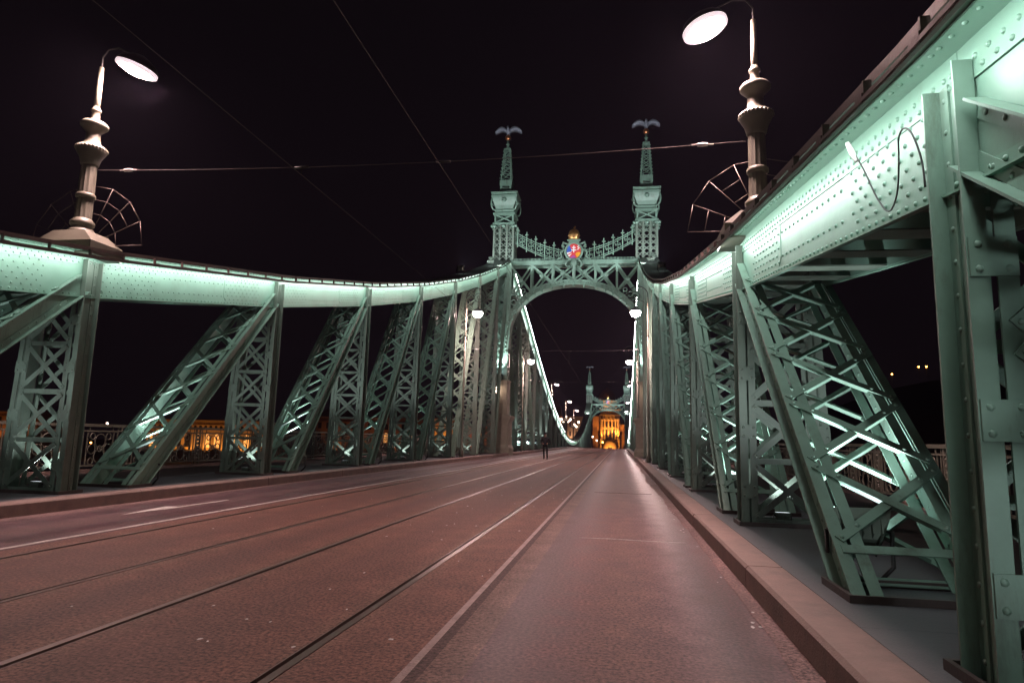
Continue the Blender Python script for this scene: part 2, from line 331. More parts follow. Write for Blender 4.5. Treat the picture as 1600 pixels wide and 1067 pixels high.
# kerbs of cast stones, a footway plate between the members, the outer footway
random.seed(3)
for sgn, nm in ((1, 'kerb_right'), (-1, 'kerb_left')):
    kb = bpy.data.objects.new(nm, None); COL.objects.link(kb); kb['kind'] = 'structure'
    y = -11.0; i = 0
    while y < 200:
        ln = 4.35 if y < 60 else 11; mb = MB(sgn < 0); j = random.uniform(-.006, .006); z0, z1 = zd(y), zd(y + ln)
        x0 = KX + j; x1 = 5.05; e = .022; b = .025
        mb.hexa([(x0, y + e, z0 - .1), (x1, y + e, z0 - .1), (x1, y + ln, z1 - .1), (x0, y + ln, z1 - .1), (x0, y + e, z0 + KH - b), (x1, y + e, z0 + KH - b), (x1, y + ln, z1 + KH - b), (x0, y + ln, z1 + KH - b)])
        mb.hexa([(x0, y + e, z0 + KH - b), (x1, y + e, z0 + KH - b), (x1, y + ln, z1 + KH - b), (x0, y + ln, z1 + KH - b), (x0 + b, y + e, z0 + KH), (x1, y + e, z0 + KH), (x1, y + ln, z1 + KH), (x0 + b, y + ln, z1 + KH)])
        mb.build('kerb_stone', 'kerb', kb); y += ln; i += 1
    dk = bpy.data.objects.new('pavement_right' if sgn > 0 else 'pavement_left', None); COL.objects.link(dk); dk['kind'] = 'structure'
    ys = list(np.arange(-11, 60, PAN / 2)) + list(np.arange(62, 214, 12))
    for a, b in zip(ys[:-1], ys[1:]):
        mb = MB(sgn < 0); z0, z1 = zd(a), zd(b); t = KH - .004
        mb.hexa([(5.06, a + .004, z0 + t - .02), (6.75, a + .004, z0 + t - .02), (6.75, b, z1 + t - .02), (5.06, b, z1 + t - .02), (5.06, a + .004, z0 + t), (6.75, a + .004, z0 + t), (6.75, b, z1 + t), (5.06, b, z1 + t)])
        mb.build('steel_plate', 'plate', dk)
        mb = MB(sgn < 0)
        mb.hexa([(6.756, a, z0 + t - .06), (9.0, a, z0 + t - .06), (9.0, b, z1 + t - .06), (6.756, b, z1 + t - .06), (6.756, a, z0 + t + .002), (9.0, a, z0 + t + .002), (9.0, b, z1 + t + .002), (6.756, b, z1 + t + .002)])
        mb.build('footway_slab', 'asphalt_far', dk)
        mb = MB(sgn < 0)
        mb.hexa([(9.004, a, z0 - .3), (9.28, a, z0 - .3), (9.28, b, z1 - .3), (9.004, b, z1 - .3), (9.004, a, z0 + .27), (9.28, a, z0 + .27), (9.28, b, z1 + .27), (9.004, b, z1 + .27)])
        mb.build('edge_beam', 'kerb', dk)
# river, banks, hill
mb = MB(); mb.add([(-600, -400, -14), (600, -400, -14), (600, 230, -14), (-600, 230, -14)], [(0, 1, 2, 3)]); mb.build('river_water', 'water', None, 'structure')
mb = MB(); mb.add([(-600, 190, -9.5), (600, 190, -9.5), (600, 600, -9.5), (-600, 600, -9.5)], [(0, 1, 2, 3)]); mb.build('river_bank', 'bank', None, 'structure')
mb = MB(); vs_ = []; fs = []; nx, ny = 17, 12
for i in range(nx + 1):
    for j in range(ny + 1):
        x = 60 + i * 30; y = 230 + j * 30; d = math.hypot((x - 330) / 260, (y - 420) / 170)
        vs_.append((x, y, -10 + 75 * math.exp(-d * d * 1.3) * (1 + .12 * math.sin(x * .05) * math.cos(y * .06))))
for i in range(nx):
    for j in range(ny): a = i * (ny + 1) + j; fs.append((a, a + ny + 1, a + ny + 2, a + 1))
mb.add(vs_, fs, True); mb.build('hill', 'hill', None, 'structure')

# ================================================================== TRUSSES
def member(root, name, mir, A, B, s1, s_in, detail, xw=XW, xo0=XO + .16, xo1=XO, h=.155, modlen=.79, z0s=.25, m='green', diag=False):
    """Laced box member (post or diagonal) from A=(y,z) to B=(y,z); lacing runs to s1, road side legs to s_in."""
    dy, dz = B[0] - A[0], B[1] - A[1]; Lg = math.hypot(dy, dz); dy /= Lg; dz /= Lg; ny, nz = -dz, dy
    def xo(s): return xo0 + (xo1 - xo0) * max(0, min(1, s / s1))
    def P(s, x, n): return (x, A[0] + dy * s + ny * n, A[1] + dz * s + nz * n)
    mb = MB(mir)
    def slab(sa, sb, xa, xb, n0, n1, out=False):
        f = (lambda s, x: xo(s) + x) if out else (lambda s, x: x)
        q = [P(sa, f(sa, xa), n0), P(sa, f(sa, xb), n0), P(sa, f(sa, xb), n1), P(sa, f(sa, xa), n1), P(sb, f(sb, xa), n0), P(sb, f(sb, xb), n0), P(sb, f(sb, xb), n1), P(sb, f(sb, xa), n1)]
        mb.hexa(q[::1] if True else q)
    t = .014; lb = -.45
    for sg in (1, -1):
        n0, n1 = (h, h + t) if sg > 0 else (-h - t, -h)
        slab(lb, s_in, xw - .095, xw - .002, n0, n1)            # road side leg
        slab(lb, s1, xw + .034, xw + .125, n0, n1)               # inner leg
        slab(lb, s1, -.125, -.034, n0, n1, True); slab(lb, s1, .002, .09, n0, n1, True)
        slab(lb, s_in, xw - .012, xw - .0005, (h - .085) if sg > 0 else -h + .001, h - .001 if sg > 0 else -(h - .085))   # angle leg on the web
    slab(lb, s_in, xw, xw + .013, -h + .004, h - .004)          # road side web plate
    slab(lb, s1 + .25, -.013, 0, -h + .004, h - .004, True)     # footway side web plate
    part = mb.build(name, m, root)
    # lacing
    s0 = z0s; nm = max(2, round((s1 - s0) / modlen)); step = (s1 - s0) / nm
    lace = MB(mir); nn = (0, ny, nz); NV = Vector(nn)
    bolts = []; ei = -.045 if diag else .09; eo = -.045 if diag else .09; gp = .045 if diag else .05
    for face in (1, -1):
        off = face * (h + t)
        for i in range(nm):
            sa, sb = s0 + i * step, s0 + (i + 1) * step
            for fl in (0, 1):
                o_ = off + face * (.0065 + .0125 * fl)
                a = P(sa + gp, (xw + ei) if fl == 0 else xo(sa) - eo, o_); b = P(sb - gp, (xo(sb) - eo) if fl == 0 else xw + ei, o_)
                q = MB(mir) if detail >= 3 else lace
                q.bar(a, b, nn, .078, .011)
                A_, B_ = Vector(a), Vector(b); dd = (B_ - A_).normalized()
                if detail >= 3 and diag:                              # upstanding leg of the lacing angle, inside the member
                    u_ = dd.cross(NV); u_ = u_ if u_.z < 0 else -u_
                    ia, ib = (.24, .24)
                    c0 = A_ + dd * ia + u_ * .033 - NV * face * .021; c1 = B_ - dd * ib + u_ * .033 - NV * face * .021
                    q.bar(c0, c1, u_, .032, .010)
                if detail >= 3: q.build('lacing_bar', m, part)
                if face > 0: bolts += [A_ + NV * .006 + dd * .03, B_ + NV * .006 - dd * .03] + ([A_ + NV * .006 + dd * .22, B_ + NV * .006 - dd * .22] if diag else [])
            sm = (sa + sb) / 2
            for xa, xb, out in (() if diag else ((xw - .088, xw + .122, False), (-.122, .086, True))):
                q = MB(mir) if detail >= 3 else lace
                f = (lambda s, x: xo(s) + x) if out else (lambda s, x: x)
                n0, n1 = (off + .0005, off + .012) if face > 0 else (off - .012, off - .0005)
                hb = .095
                q.hexa([P(sm - hb, f(sm - hb, xa), n0), P(sm - hb, f(sm - hb, xb), n0), P(sm - hb, f(sm - hb, xb), n1), P(sm - hb, f(sm - hb, xa), n1), P(sm + hb, f(sm + hb, xa), n0), P(sm + hb, f(sm + hb, xb), n0), P(sm + hb, f(sm + hb, xb), n1), P(sm + hb, f(sm + hb, xa), n1)])
                if detail >= 3: q.build('batten_plate', m, part)
                if face > 0:
                    for ss in (-.06, .06):
                        for xx in (xa + .04, xb - .04): bolts.append(Vector(P(sm + ss, f(sm + ss, xx), off + .012)))
    for i in range(nm + 1):
        s = s0 + i * step
        if diag and i not in (0, nm): continue
        for face in (1, -1):
            q = MB(mir) if detail >= 3 else lace
            if diag: q.bar(P(s - .05, xw - .05, face * (h + t + .0065)), P(s - .05, xo(s) + .05, face * (h + t + .0065)), nn, .075, .011)
            else: q.bar(P(s, xw + .05, face * (h - .012)), P(s, xo(s) - .05, face * (h - .012)), nn, .07, .02)
            if detail >= 3: q.build('strut', m, part)
    if detail < 3: lace.build('lacing', m, part, 'stuff')
    if detail >= 2:
        rv = MB(mir); pts = []
        n = int(s_in / .17)
        for i in range(n):
            s = .1 + i * s_in / n
            for nn_ in (h - .045, -h + .045): pts.append(P(s, xw - .012, nn_))
        rv.rivets(pts, (-1, 0, 0), .017)
        if detail >= 3: rv.rivets([tuple(b) for b in bolts], nn, .02, .75)
        # rivets on the inside face of the far side plate, seen through the lacing
        pts = [P(.3 + i * .2, xo(.3 + i * .2) - .0135, nn_) for i in range(int((s1 - .4) / .2)) for nn_ in (h - .07, -h + .07)]
        rv.rivets(pts, (-1, 0, 0), .017)
        rv.build('rivets', m, part, 'stuff')
    # angle iron frame round the foot
    fr = MB(mir); sz = (KH - A[1]) / dz if dz else 0; yf = A[0] + dy * (KH - A[1]) / dz; e = h / dz + .09
    za = zd(yf) + KH - .01; zt = za + .06; x0, x1 = xw - .14, xo0 + .14
    for a in ((x0, x0 + .03, yf - e, yf + e), (x1 - .03, x1, yf - e, yf + e), (x0 + .03, x1 - .03, yf - e, yf - e + .03), (x0 + .03, x1 - .03, yf + e - .03, yf + e)): fr.box(*a, za, zt)
    fr.build('base_frame', 'brown', part)
    return part

def chord_panel(root, part, mir, ya, yb, zfun, hfun, fine):
    """one panel of the top chord between two nodes"""
    def loft(mb, xa, xb, oa, ob, y0=ya, y1=yb):
        f = lambda v, y: v(y) if callable(v) else v
        mb.hexa([(xa, y0, zfun(y0) + f(oa, y0)), (xb, y0, zfun(y0) + f(oa, y0)), (xb, y1, zfun(y1) + f(oa, y1)), (xa, y1, zfun(y1) + f(oa, y1)),
                 (xa, y0, zfun(y0) + f(ob, y0)), (xb, y0, zfun(y0) + f(ob, y0)), (xb, y1, zfun(y1) + f(ob, y1)), (xa, y1, zfun(y1) + f(ob, y1))])
    H = hfun; g_ = .003; W0 = XW + .0145
    mb = MB(mir); loft(mb, W0, W0 + .014, 0, lambda y: H(y) + .155, ya + g_, yb - g_); mb.build('web_plate', 'chord', part)
    mb = MB(mir); loft(mb, XO - .001, XO + .013, 0, lambda y: H(y) + .155, ya + g_, yb - g_); mb.build('web_plate', 'chord', part)
    mb = MB(mir); loft(mb, W0 - .014, W0 - .0005, .0, .075); loft(mb, W0 - .05, W0 - .0005, -.014, -.001)
    loft(mb, W0 - .012, W0 - .0005, lambda y: H(y) - .085, lambda y: H(y) + .06); loft(mb, W0 - .15, W0 - .0005, lambda y: H(y) + .138, lambda y: H(y) + .152)
    loft(mb, XO + .014, XO + .06, -.014, .06)
    mb.build('edge_angle', 'chord', part)
    mb = MB(mir); loft(mb, 5.085, XO + .26, lambda y: H(y) + .156, lambda y: H(y) + .18); mb.build('cover_plate', 'greend', part)
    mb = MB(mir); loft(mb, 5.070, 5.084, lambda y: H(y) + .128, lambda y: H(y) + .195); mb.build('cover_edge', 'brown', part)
    y = ya + .2
    while y < yb - .3:
        mb = MB(mir); loft(mb, W0 + .02, XO - .006, .004, .016, y, y + .42); y += 1.05; mb.build('tie_plate', 'greend', part)
    # strip light: dark shroud rail with the glowing strip tucked behind it
    mb = MB(mir)
    loft(mb, 5.006, 5.030, lambda y: H(y) - .003, lambda y: H(y) + .045); loft(mb, 4.998, 5.0055, lambda y: H(y) + .008, lambda y: H(y) + .034); loft(mb, 5.030, 5.075, lambda y: H(y) + .045, lambda y: H(y) + .055)
    y = ya + .35
    while y < yb:
        loft(mb, 5.022, 5.068, lambda y: H(y) + .056, lambda y: H(y) + .15, y, y + .02)
        if fine: loft(mb, 5.000, 5.0095, lambda y: H(y) + .0, lambda y: H(y) + .06, y - .03, y + .09)
        y += .78
    mb.build('light_rail', 'brown', part)
    mb = MB(mir); vs_ = []
    for y in (ya + .01, yb - .01):
        z = zfun(y) + H(y); vs_ += [(5.034, y, z + .010), (5.060, y, z + .043)]
    mb.add(vs_, [(0, 1, 3, 2)] if False else [(0, 2, 3, 1)]); e = mb.build('light_strip', 'led', part)
    # splice plates and rivets
    if fine:
        rv = MB(mir); pts = []
        zones = ((ya + .24, ya + 1.75, .078, -.09, 1), (yb - 2.35, yb - .75, .078, -.09, 1))
        for (y0, y1, oa, ob, _) in zones:
            c = .1
            sp = MB(mir); pg = [(y0 + c, oa), (y1, oa), (y1, H(y1) + ob), (y0, H(y0) + ob), (y0, oa + c)]
            sp.add([(W0 - .007, a, zfun(a) + o) for a, o in pg] + [(W0 - .0005, a, zfun(a) + o) for a, o in pg], [(4, 3, 2, 1, 0), (5, 6, 7, 8, 9)] + [(i, (i + 1) % 5, 5 + (i + 1) % 5, 5 + i) for i in range(5)])
            sp.build('splice_plate', 'chord', part)
            rows = 6; hh = H((y0 + y1) / 2) - .19
            ncol = int((y1 - y0 - .1) / .085)
            for i in range(ncol):
                y = y0 + .07 + i * .085
                for r in range(rows):
                    if (i + r) % 2: continue
                    pts.append((W0 - .007, y, zfun(y) + .12 + r * hh / (rows - .6)))
        y = ya + 1.85
        while y < yb - 2.4:
            for o in (.18, H(y) - .18): pts.append((W0, y, zfun(y) + o))
            y += .16
        y = ya + .06
        while y < yb:
            pts.append((W0 - .014, y, zfun(y) + .038)); pts.append((W0 - .012, y, zfun(y) + H(y) - .045)); pts.append((W0 - .012, y + .06, zfun(y + .06) + H(y) + .02)); y += .12
        rv.rivets(pts, (-1, 0, 0), .0168, 1.0)
        pts = []
        y = ya + .03
        while y < yb: pts.append((5.105, y, zfun(y) + H(y) + .18)); y += .13
        rv.rivets(pts, (0, 0, 1), .014, .8)
        pts = []
        y = ya + .03
        while y < yb: pts.append((5.25, y, zfun(y) + H(y) + .137)); y += .13
        rv.rivets(pts, (0, 0, -1), .016, .8)
        rv.build('rivets', 'chord', part, 'stuff')

trusses = []
for sgn in (-1, 1):
    mir = sgn < 0
    side = 'left' if mir else 'right'
    root = thing('side_span_truss', f'green riveted near truss along the {side} edge of the road, lit from its top chord', 'truss', (sgn * 5.8, 0, 0), 'side span trusses')
    trusses.append(root)
    ch = bpy.data.objects.new('top_chord', None); COL.objects.link(ch); ch.parent = root; ch.matrix_parent_inverse = Matrix.Translation(-root.location)
    for k in range(-2, 8):
        chord_panel(root, ch, mir, node(k), node(k + 1), zb, Hc, k >= -1 and k <= 7)
    for k in range(-1, 9):
        y = node(k); det = 3 if 0 <= k <= 3 else 2
        top = zb(y)
        if k < 8:
            member(root, 'post', mir, (y, 0), (y, top + .5), top - .02, top + Hc(y) - .005, det, m='greend' if k > 0 else 'green')
        # diagonal from the foot of panel k up to node k+1
        if k < 8:
            y1 = node(k + 1); zt = zb(y1) + .33; zb0 = -1.45
            f0 = (0 - zb0) / (zt - zb0); A = (y + (y1 - y) * f0, 0); B = (y1, zt); Lg = math.hypot(B[0] - A[0], B[1] - A[1])
            sl = (zt) / (B[0] - A[0])
            # lacing stops at the chord underside
            lo, hi = 0, Lg
            for _ in range(30):
                s = (lo + hi) / 2; yy = A[0] + (B[0] - A[0]) * s / Lg; zz = zt * s / Lg
                if zz < zb(yy): lo = s
                else: hi = s
            c = (B[0] - A[0]) / Lg
            member(root, 'diagonal', mir, A, B, lo - .05, Lg - .16 / c + .02, 3 if -1 <= k <= 2 else 2, xw=XW + .003, xo0=XO + .003, xo1=XO + .003, modlen=1.0, z0s=.62, diag=True)

# main span beyond the portal
MY = [51.35, 59.7, 71, 85, 102, 115, 129, 148, 166, 180, 192, 205]
MZ = [14.75, 12.4, 9.3, 5.95, 2.25, .80, .45, 1.25, 3.0, 5.6, 8.4, 12.15]
NM = 25; PM = (YP2 - YP) / NM
def mnode(i): return YP + PM * i
xs_ = np.array(MY); zs_ = np.array(MZ)
co = np.polyfit(xs_, zs_, 5)
MN = [mnode(i) for i in range(NM + 1)]; MNZ = [float(np.polyval(co, y)) for y in MN]; MNZ[0] = 14.75
def zbm(y): return float(np.interp(y, MN, MNZ))
for sgn in (-1, 1):
    mir = sgn < 0; side = 'left' if mir else 'right'
    root = thing('main_span_truss', f'dipping lit truss seen through the portal on the {side} of the road', 'truss', (sgn * 5.8, 120, 0), 'main span trusses')
    ch = bpy.data.objects.new('top_chord', None); COL.objects.link(ch); ch.parent = root; ch.matrix_parent_inverse = Matrix.Translation(-root.location)
    for i in range(NM): chord_panel(root, ch, mir, mnode(i), mnode(i + 1), zbm, lambda y: .72, False)
    for i in range(1, NM):
        y = mnode(i); top = zbm(y) - zd(y)
        if top < .9: continue
        def sh(o, z): return o
        member(root, 'post', mir, (y, zd(y)), (y, zbm(y) + .5), top - .02, top + .70, 1, m='greend')
        top0 = zbm(y)
        # diagonals mirror about mid span
        yn = mnode(i - 1) if i <= NM // 2 else mnode(i + 1)
        zt = zbm(yn) + .33
        if zt - zd(y) < 2.2: continue
        f0 = 1.45 / (zt + 1.45 - zd(y)); A = (y + (yn - y) * f0, zd(y)); Lg = math.hypot(yn - A[0], zt - A[1])
        member(root, 'diagonal', mir, A, (yn, zt), Lg - .75, Lg - .2, 1, xw=XW + .003, xo0=XO + .003, xo1=XO + .003, z0s=.55, diag=True)

# ================================================================== PORTAL GATES
def lattice_box(mb, cx, cy, hx0, hy0, z0, hx1, hy1, z1, n, w=.12, lw=.07, t=.03, faces=('f', 'b', 'l', 'r')):
    """open laced tower: four corner angles and crossed bars on each face, tapering"""
    def c(sx, sy, z):
        f = (z - z0) / (z1 - z0); return Vector((cx + sx * (hx0 + (hx1 - hx0) * f), cy + sy * (hy0 + (hy1 - hy0) * f), z))
    for sx in (-1, 1):
        for sy in (-1, 1):
            mb.bar(c(sx, sy, z0) + Vector((-sx * w / 2, 0, 0)), c(sx, sy, z1) + Vector((-sx * w / 2, 0, 0)), (0, sy, 0), w, t)
            mb.bar(c(sx, sy, z0) + Vector((0, -sy * w / 2, 0)), c(sx, sy, z1) + Vector((0, -sy * w / 2, 0)), (sx, 0, 0), w, t * .8)
    for i in range(n):
        za, zc = z0 + (z1 - z0) * i / n, z0 + (z1 - z0) * (i + 1) / n
        for nm, (a, b), nr in (('f', ((-1, -1), (1, -1)), (0, -1, 0)), ('b', ((-1, 1), (1, 1)), (0, 1, 0)), ('l', ((-1, -1), (-1, 1)), (-1, 0, 0)), ('r', ((1, -1), (1, 1)), (1, 0, 0))):
            if nm not in faces: continue
            nv = Vector(nr) * .022
            mb.bar(c(*a, za) + nv, c(*b, zc) + nv, nr, lw, .018); mb.bar(c(*b, za) + nv * 2, c(*a, zc) + nv * 2, nr, lw, .018); mb.bar(c(*a, zc) + nv * .3, c(*b, zc) + nv * .3, nr, lw, .02)

AX = [0, .8, 1.7, 2.49, 3.05, 3.6, 4.1, 4.5, 4.78, 4.95, 5.03, 5.08]
AZ = [13.40, 13.36, 13.20, 12.97, 12.68, 12.28, 11.82, 11.30, 10.75, 10.05, 9.3, 8.3]
def portal(label):
    root = thing('portal_gate', label, 'gate', (0, YP, 0), 'lattice portal gates of the bridge')
    YF, YB = YP - .5, YP + .5
    for sg in (-1, 1):
        cx = sg * 5.66
        tw = MB()
        lattice_box(tw, cx, YP, .54, .5, 5.8, .54, .5, 15.3, 9, .2, .09)
        for i in range(3): tw.box(cx - .50, cx + .50, YP - .36, YP - .33, 5.85 + i * 3.15, 5.85 + i * 3.15 + 2.95)
        t = tw.build('tower', 'green', root)
        us = MB()
        for dx in (-.78, -.27, .27, .78):
            for yy in (-.78, .78): us.box(cx + dx - .075, cx + dx + .075, YP + yy - .06, YP + yy + .06, 15.4, 18.35)
            for xx in (-.78, .78):
                if abs(dx) < .5: us.box(cx + xx - .06, cx + xx + .06, YP + dx - .075, YP + dx + .075, 15.4, 18.35)
        for i in range(6):
            za, zc = 15.45 + i * .48, 15.45 + (i + 1) * .48
            for a, b in ((-.78, -.27), (-.27, .27), (.27, .78)):
                for yy, nr in ((-.79, (0, -1, 0)), (.79, (0, 1, 0))):
                    us.bar((cx + a, YP + yy, za), (cx + b, YP + yy, zc), nr, .06, .03); us.bar((cx + b, YP + yy * 1.02, za), (cx + a, YP + yy * 1.02, zc), nr, .06, .03)
                for xx, nr in ((-.79, (-1, 0, 0)), (.79, (1, 0, 0))):
                    us.bar((cx + xx, YP + a, za), (cx + xx, YP + b, zc), nr, .06, .03); us.bar((cx + xx * 1.02, YP + b, za), (cx + xx * 1.02, YP + a, zc), nr, .06, .03)
        us.build('laced_shaft', 'greend', t)
        q = MB()
        q.box(cx - .9, cx + .9, YP - .9, YP + .9, 18.35, 18.5); lattice_box(q, cx, YP, .78, .78, 18.5, .78, .78, 19.2, 1, .12, .1); q.box(cx - .9, cx + .9, YP - .9, YP + .9, 19.2, 19.34)
        for ax in (-1, 1):
            for k in range(3): q.lathe([(0.02, -.14), (.13, -.08), (.16, 0), (.13, .08), (.02, .14)], (cx + (k - 1) * .78, YP + ax * .9, 18.2), 8); q.lathe([(0.02, -.14), (.13, -.08), (.16, 0), (.13, .08), (.02, .14)], (cx + ax * .95, YP + (k - 1) * .78, 18.25), 8)
        q.build('frieze', 'green', t)
        q = MB(); W2 = 1.4142
        q.lathe([(hw * W2, z_) for hw, z_ in ((.80, 19.34), (.76, 19.48), (.80, 19.52), (.80, 19.62), (.72, 19.70), (.80, 20.0), (.95, 20.35), (1.04, 20.6), (1.06, 20.78), (.96, 20.9), (1.08, 20.96), (1.08, 21.06), (.84, 21.12), (.62, 21.22))], (cx, YP, 0), 4, False)
        for a in range(4): an = math.pi / 2 * a; q.lathe([(.02, -.2), (.17, -.1), (.21, 0), (.17, .1), (.02, .2)], (cx + .98 * math.cos(an), YP + .98 * math.sin(an), 20.4), 8)
        ur = q.build('urn', 'green', t)
        q = MB()
        for a in range(4):
            an = math.pi / 4 + math.pi / 2 * a; c_, s_ = math.cos(an), math.sin(an)
            q.tube([(cx + (1.18 + .30 * math.cos(u)) * c_, YP + (1.18 + .30 * math.cos(u)) * s_, 20.15 + .55 * math.sin(u)) for u in np.linspace(-2.2, 2.2, 12)], .07, 6)
        q.build('urn_handles', 'green', t, 'stuff')
        q = MB(); q.box(cx - .52, cx + .52, YP - .52, YP + .52, 21.22, 21.36); q.box(cx - .47, cx + .47, YP - .47, YP + .47, 21.36, 21.6); q.box(cx - .47, cx - .3, YP - .47, YP + .47, 21.6, 21.8); q.box(cx + .3, cx + .47, YP - .47, YP + .47, 21.6, 21.8); q.box(cx - .5, cx + .5, YP - .5, YP + .5, 21.8, 22.25)
        lattice_box(q, cx, YP, .44, .44, 22.25, .24, .24, 25.0, 5, .075, .045); q.box(cx - .28, cx + .28, YP - .28, YP + .28, 25.0, 25.12)
        for k in range(9):
            f = (k + .5) / 9; hx = .46 - .2 * f
            for s1_ in (-1, 1): q.lathe([(.01, -.05), (.05, 0), (.01, .05)], (cx + s1_ * (hx + .04), YP - hx, 22.3 + 2.7 * f), 6)
        q.lathe([(.2, 25.12), (.12, 25.2), (.10, 25.5), (.18, 25.56), (.10, 25.62), (.09, 25.9), (.05, 25.95)], (cx, YP, 0), 10)
        q.build('spire', 'green', t)
        q = MB(); q.lathe([(.03, -.24), (.15, -.2), (.23, -.08), (.24, 0), (.23, .08), (.15, .2), (.03, .24)], (cx, YP, 26.12), 14); q.build('ball', 'copper', t)
        # eagle with raised spread wings
        q = MB(); ez = 26.36
        q.tube([(cx, YP + .30, ez + .02), (cx, YP + .12, ez + .16), (cx, YP - .02, ez + .34), (cx, YP - .12, ez + .52), (cx, YP - .18, ez + .62), (cx, YP - .28, ez + .62), (cx, YP - .36, ez + .57)], [.10, .14, .19, .15, .09, .10, .02], 8)
        q.tube([(cx, YP + .2, ez + .12), (cx, YP + .45, ez - .02), (cx, YP + .62, ez - .08)], [.08, .13, .16], 6)
        for s1_ in (-1, 1):
            q.tube([(cx + s1_ * .08, YP, ez + .2), (cx + s1_ * .08, YP - .02, ez)], [.06, .04], 6)
            span = [(.10, .42, .30, -.20), (.30, .60, .42, -.24), (.52, .72, .46, -.20), (.75, .70, .46, -.12), (.95, .60, .42, -.02), (1.12, .44, .26, .10)]
            vs_ = []; fs = []
            for (x, z, chd, sw) in span:
                for yy, th in ((sw - .02, .0), (sw + chd * .35, .05), (sw + chd, .0)):
                    pass
                y0 = YP + sw; vs_ += [(cx + s1_ * x, y0, ez + z), (cx + s1_ * x, y0 + chd * .4, ez + z + .05 - chd * .25), (cx + s1_ * x, y0 + chd, ez + z - chd * .75), (cx + s1_ * x, y0 + chd * .4, ez + z - .02 - chd * .32)]
            for i in range(len(span) - 1):
                for k in range(4): k2 = (k + 1) % 4; fs.append((4 * i + k, 4 * i + k2, 4 * i + 4 + k2, 4 * i + 4 + k)[::s1_])
            fs.append((0, 1, 2, 3)); fs.append((20, 21, 22, 23)); q.add(vs_, fs, True)
        q.build('eagle', 'eagle', t)
        # stone pedestal
        q = MB(); q.box(cx - .98, cx + .94, YP - 1.05, YP + 1.05, -.1, .55)
        q.hexa([(cx - .98, YP - 1.05, .55), (cx + .94, YP - 1.05, .55), (cx + .94, YP + 1.05, .55), (cx - .98, YP + 1.05, .55), (cx - .86, YP - .93, .8), (cx + .82, YP - .93, .8), (cx + .82, YP + .93, .8), (cx - .86, YP + .93, .8)])
        q.box(cx - .85, cx + .81, YP - .92, YP + .92, .8, 2.62)
        for i, (e, z0, z1) in enumerate(((.88, 2.62, 2.72), (.94, 2.72, 2.86), (1.02, 2.86, 2.98), (.92, 2.98, 3.06))): q.box(cx - e - .02, cx + e - .02, YP - e - .06, YP + e + .06, z0, z1)
        pd = q.build('pedestal', 'stone', root)
        q = MB(); q.box(cx - .60, cx + .60, YP - .66, YP + .66, 3.06, 5.7); q.box(cx - .68, cx + .68, YP - .74, YP + .74, 5.7, 5.8)
        for z in (3.06, 3.95, 4.85): q.box(cx - .63, cx + .63, YP - .69, YP + .69, z + .03, z + .86)
        for dx in (-.5, .5): q.box(cx + dx - .09, cx + dx + .09, YP - .74, YP - .69, 3.1, 5.68)
        q.build('pedestal_shaft', 'stone', pd)
    # arch ring
    pts = [(-x, z) for x, z in zip(AX[::-1], AZ[::-1])] + list(zip(AX[1:], AZ[1:]))
    P2 = []
    for i, (x, z) in enumerate(pts):
        a = pts[max(0, i - 1)]; b = pts[min(len(pts) - 1, i + 1)]; dx, dz = b[0] - a[0], b[1] - a[1]; l = math.hypot(dx, dz); P2.append((x, z, -dz / l, dx / l))
    q = MB()
    for (d0, d1, y0, y1) in ((0, .10, YF - .05, YB + .05), (.10, .30, YF, YF + .05), (.10, .30, YB - .05, YB), (.30, .44, YF - .03, YB + .03)):
        vs_ = []; fs = []
        for x, z, nx_, nz_ in P2: vs_ += [(x + nx_ * d0, y0, z + nz_ * d0), (x + nx_ * d0, y1, z + nz_ * d0), (x + nx_ * d1, y1, z + nz_ * d1), (x + nx_ * d1, y0, z + nz_ * d1)]
        for i in range(len(P2) - 1):
            for k in range(4): k2 = (k + 1) % 4; fs.append((4 * i + k, 4 * i + 4 + k, 4 * i + 4 + k2, 4 * i + k2)[::-1])
        q.add(vs_, fs)
    ar = q.build('arch', 'green', root)
    q = MB(); cum = 0
    for i in range(len(P2) - 1):
        x0, z0, a0, b0 = P2[i]; x1, z1, a1, b1 = P2[i + 1]; n = max(1, int(math.hypot(x1 - x0, z1 - z0) / .3))
        for j in range(n):
            f = j / n; x, z, a, b = x0 + (x1 - x0) * f, z0 + (z1 - z0) * f, a0, b0
            q.lathe([(.01, -.07), (.06, -.03), (.07, 0), (.05, .05)], (x + a * .2, YF - .06, z + b * .2), 6)
            if j == 0 and 2 < i < len(P2) - 4: q.lathe([(.01, -.22), (.06, -.12), (.09, -.02), (.05, .02)], (x, YF, z), 6)
    q.build('studs', 'green', ar, 'stuff')
    # spandrel lattice between arch and top beam
    def zx(x): return float(np.interp(abs(x), AX, AZ)) + .40
    bm = MB()
    bm.box(-5.1, 5.1, YF - .09, YF + .05, 15.02, 15.22); bm.box(-5.1, 5.1, YB - .05, YB + .09, 15.02, 15.22); bm.box(-5.12, 5.12, YF - .16, YB + .16, 15.22, 15.34)
    be = bm.build('beam', 'green', root)
    xsv = [-5.05 + i * 10.1 / 6 for i in range(7)]
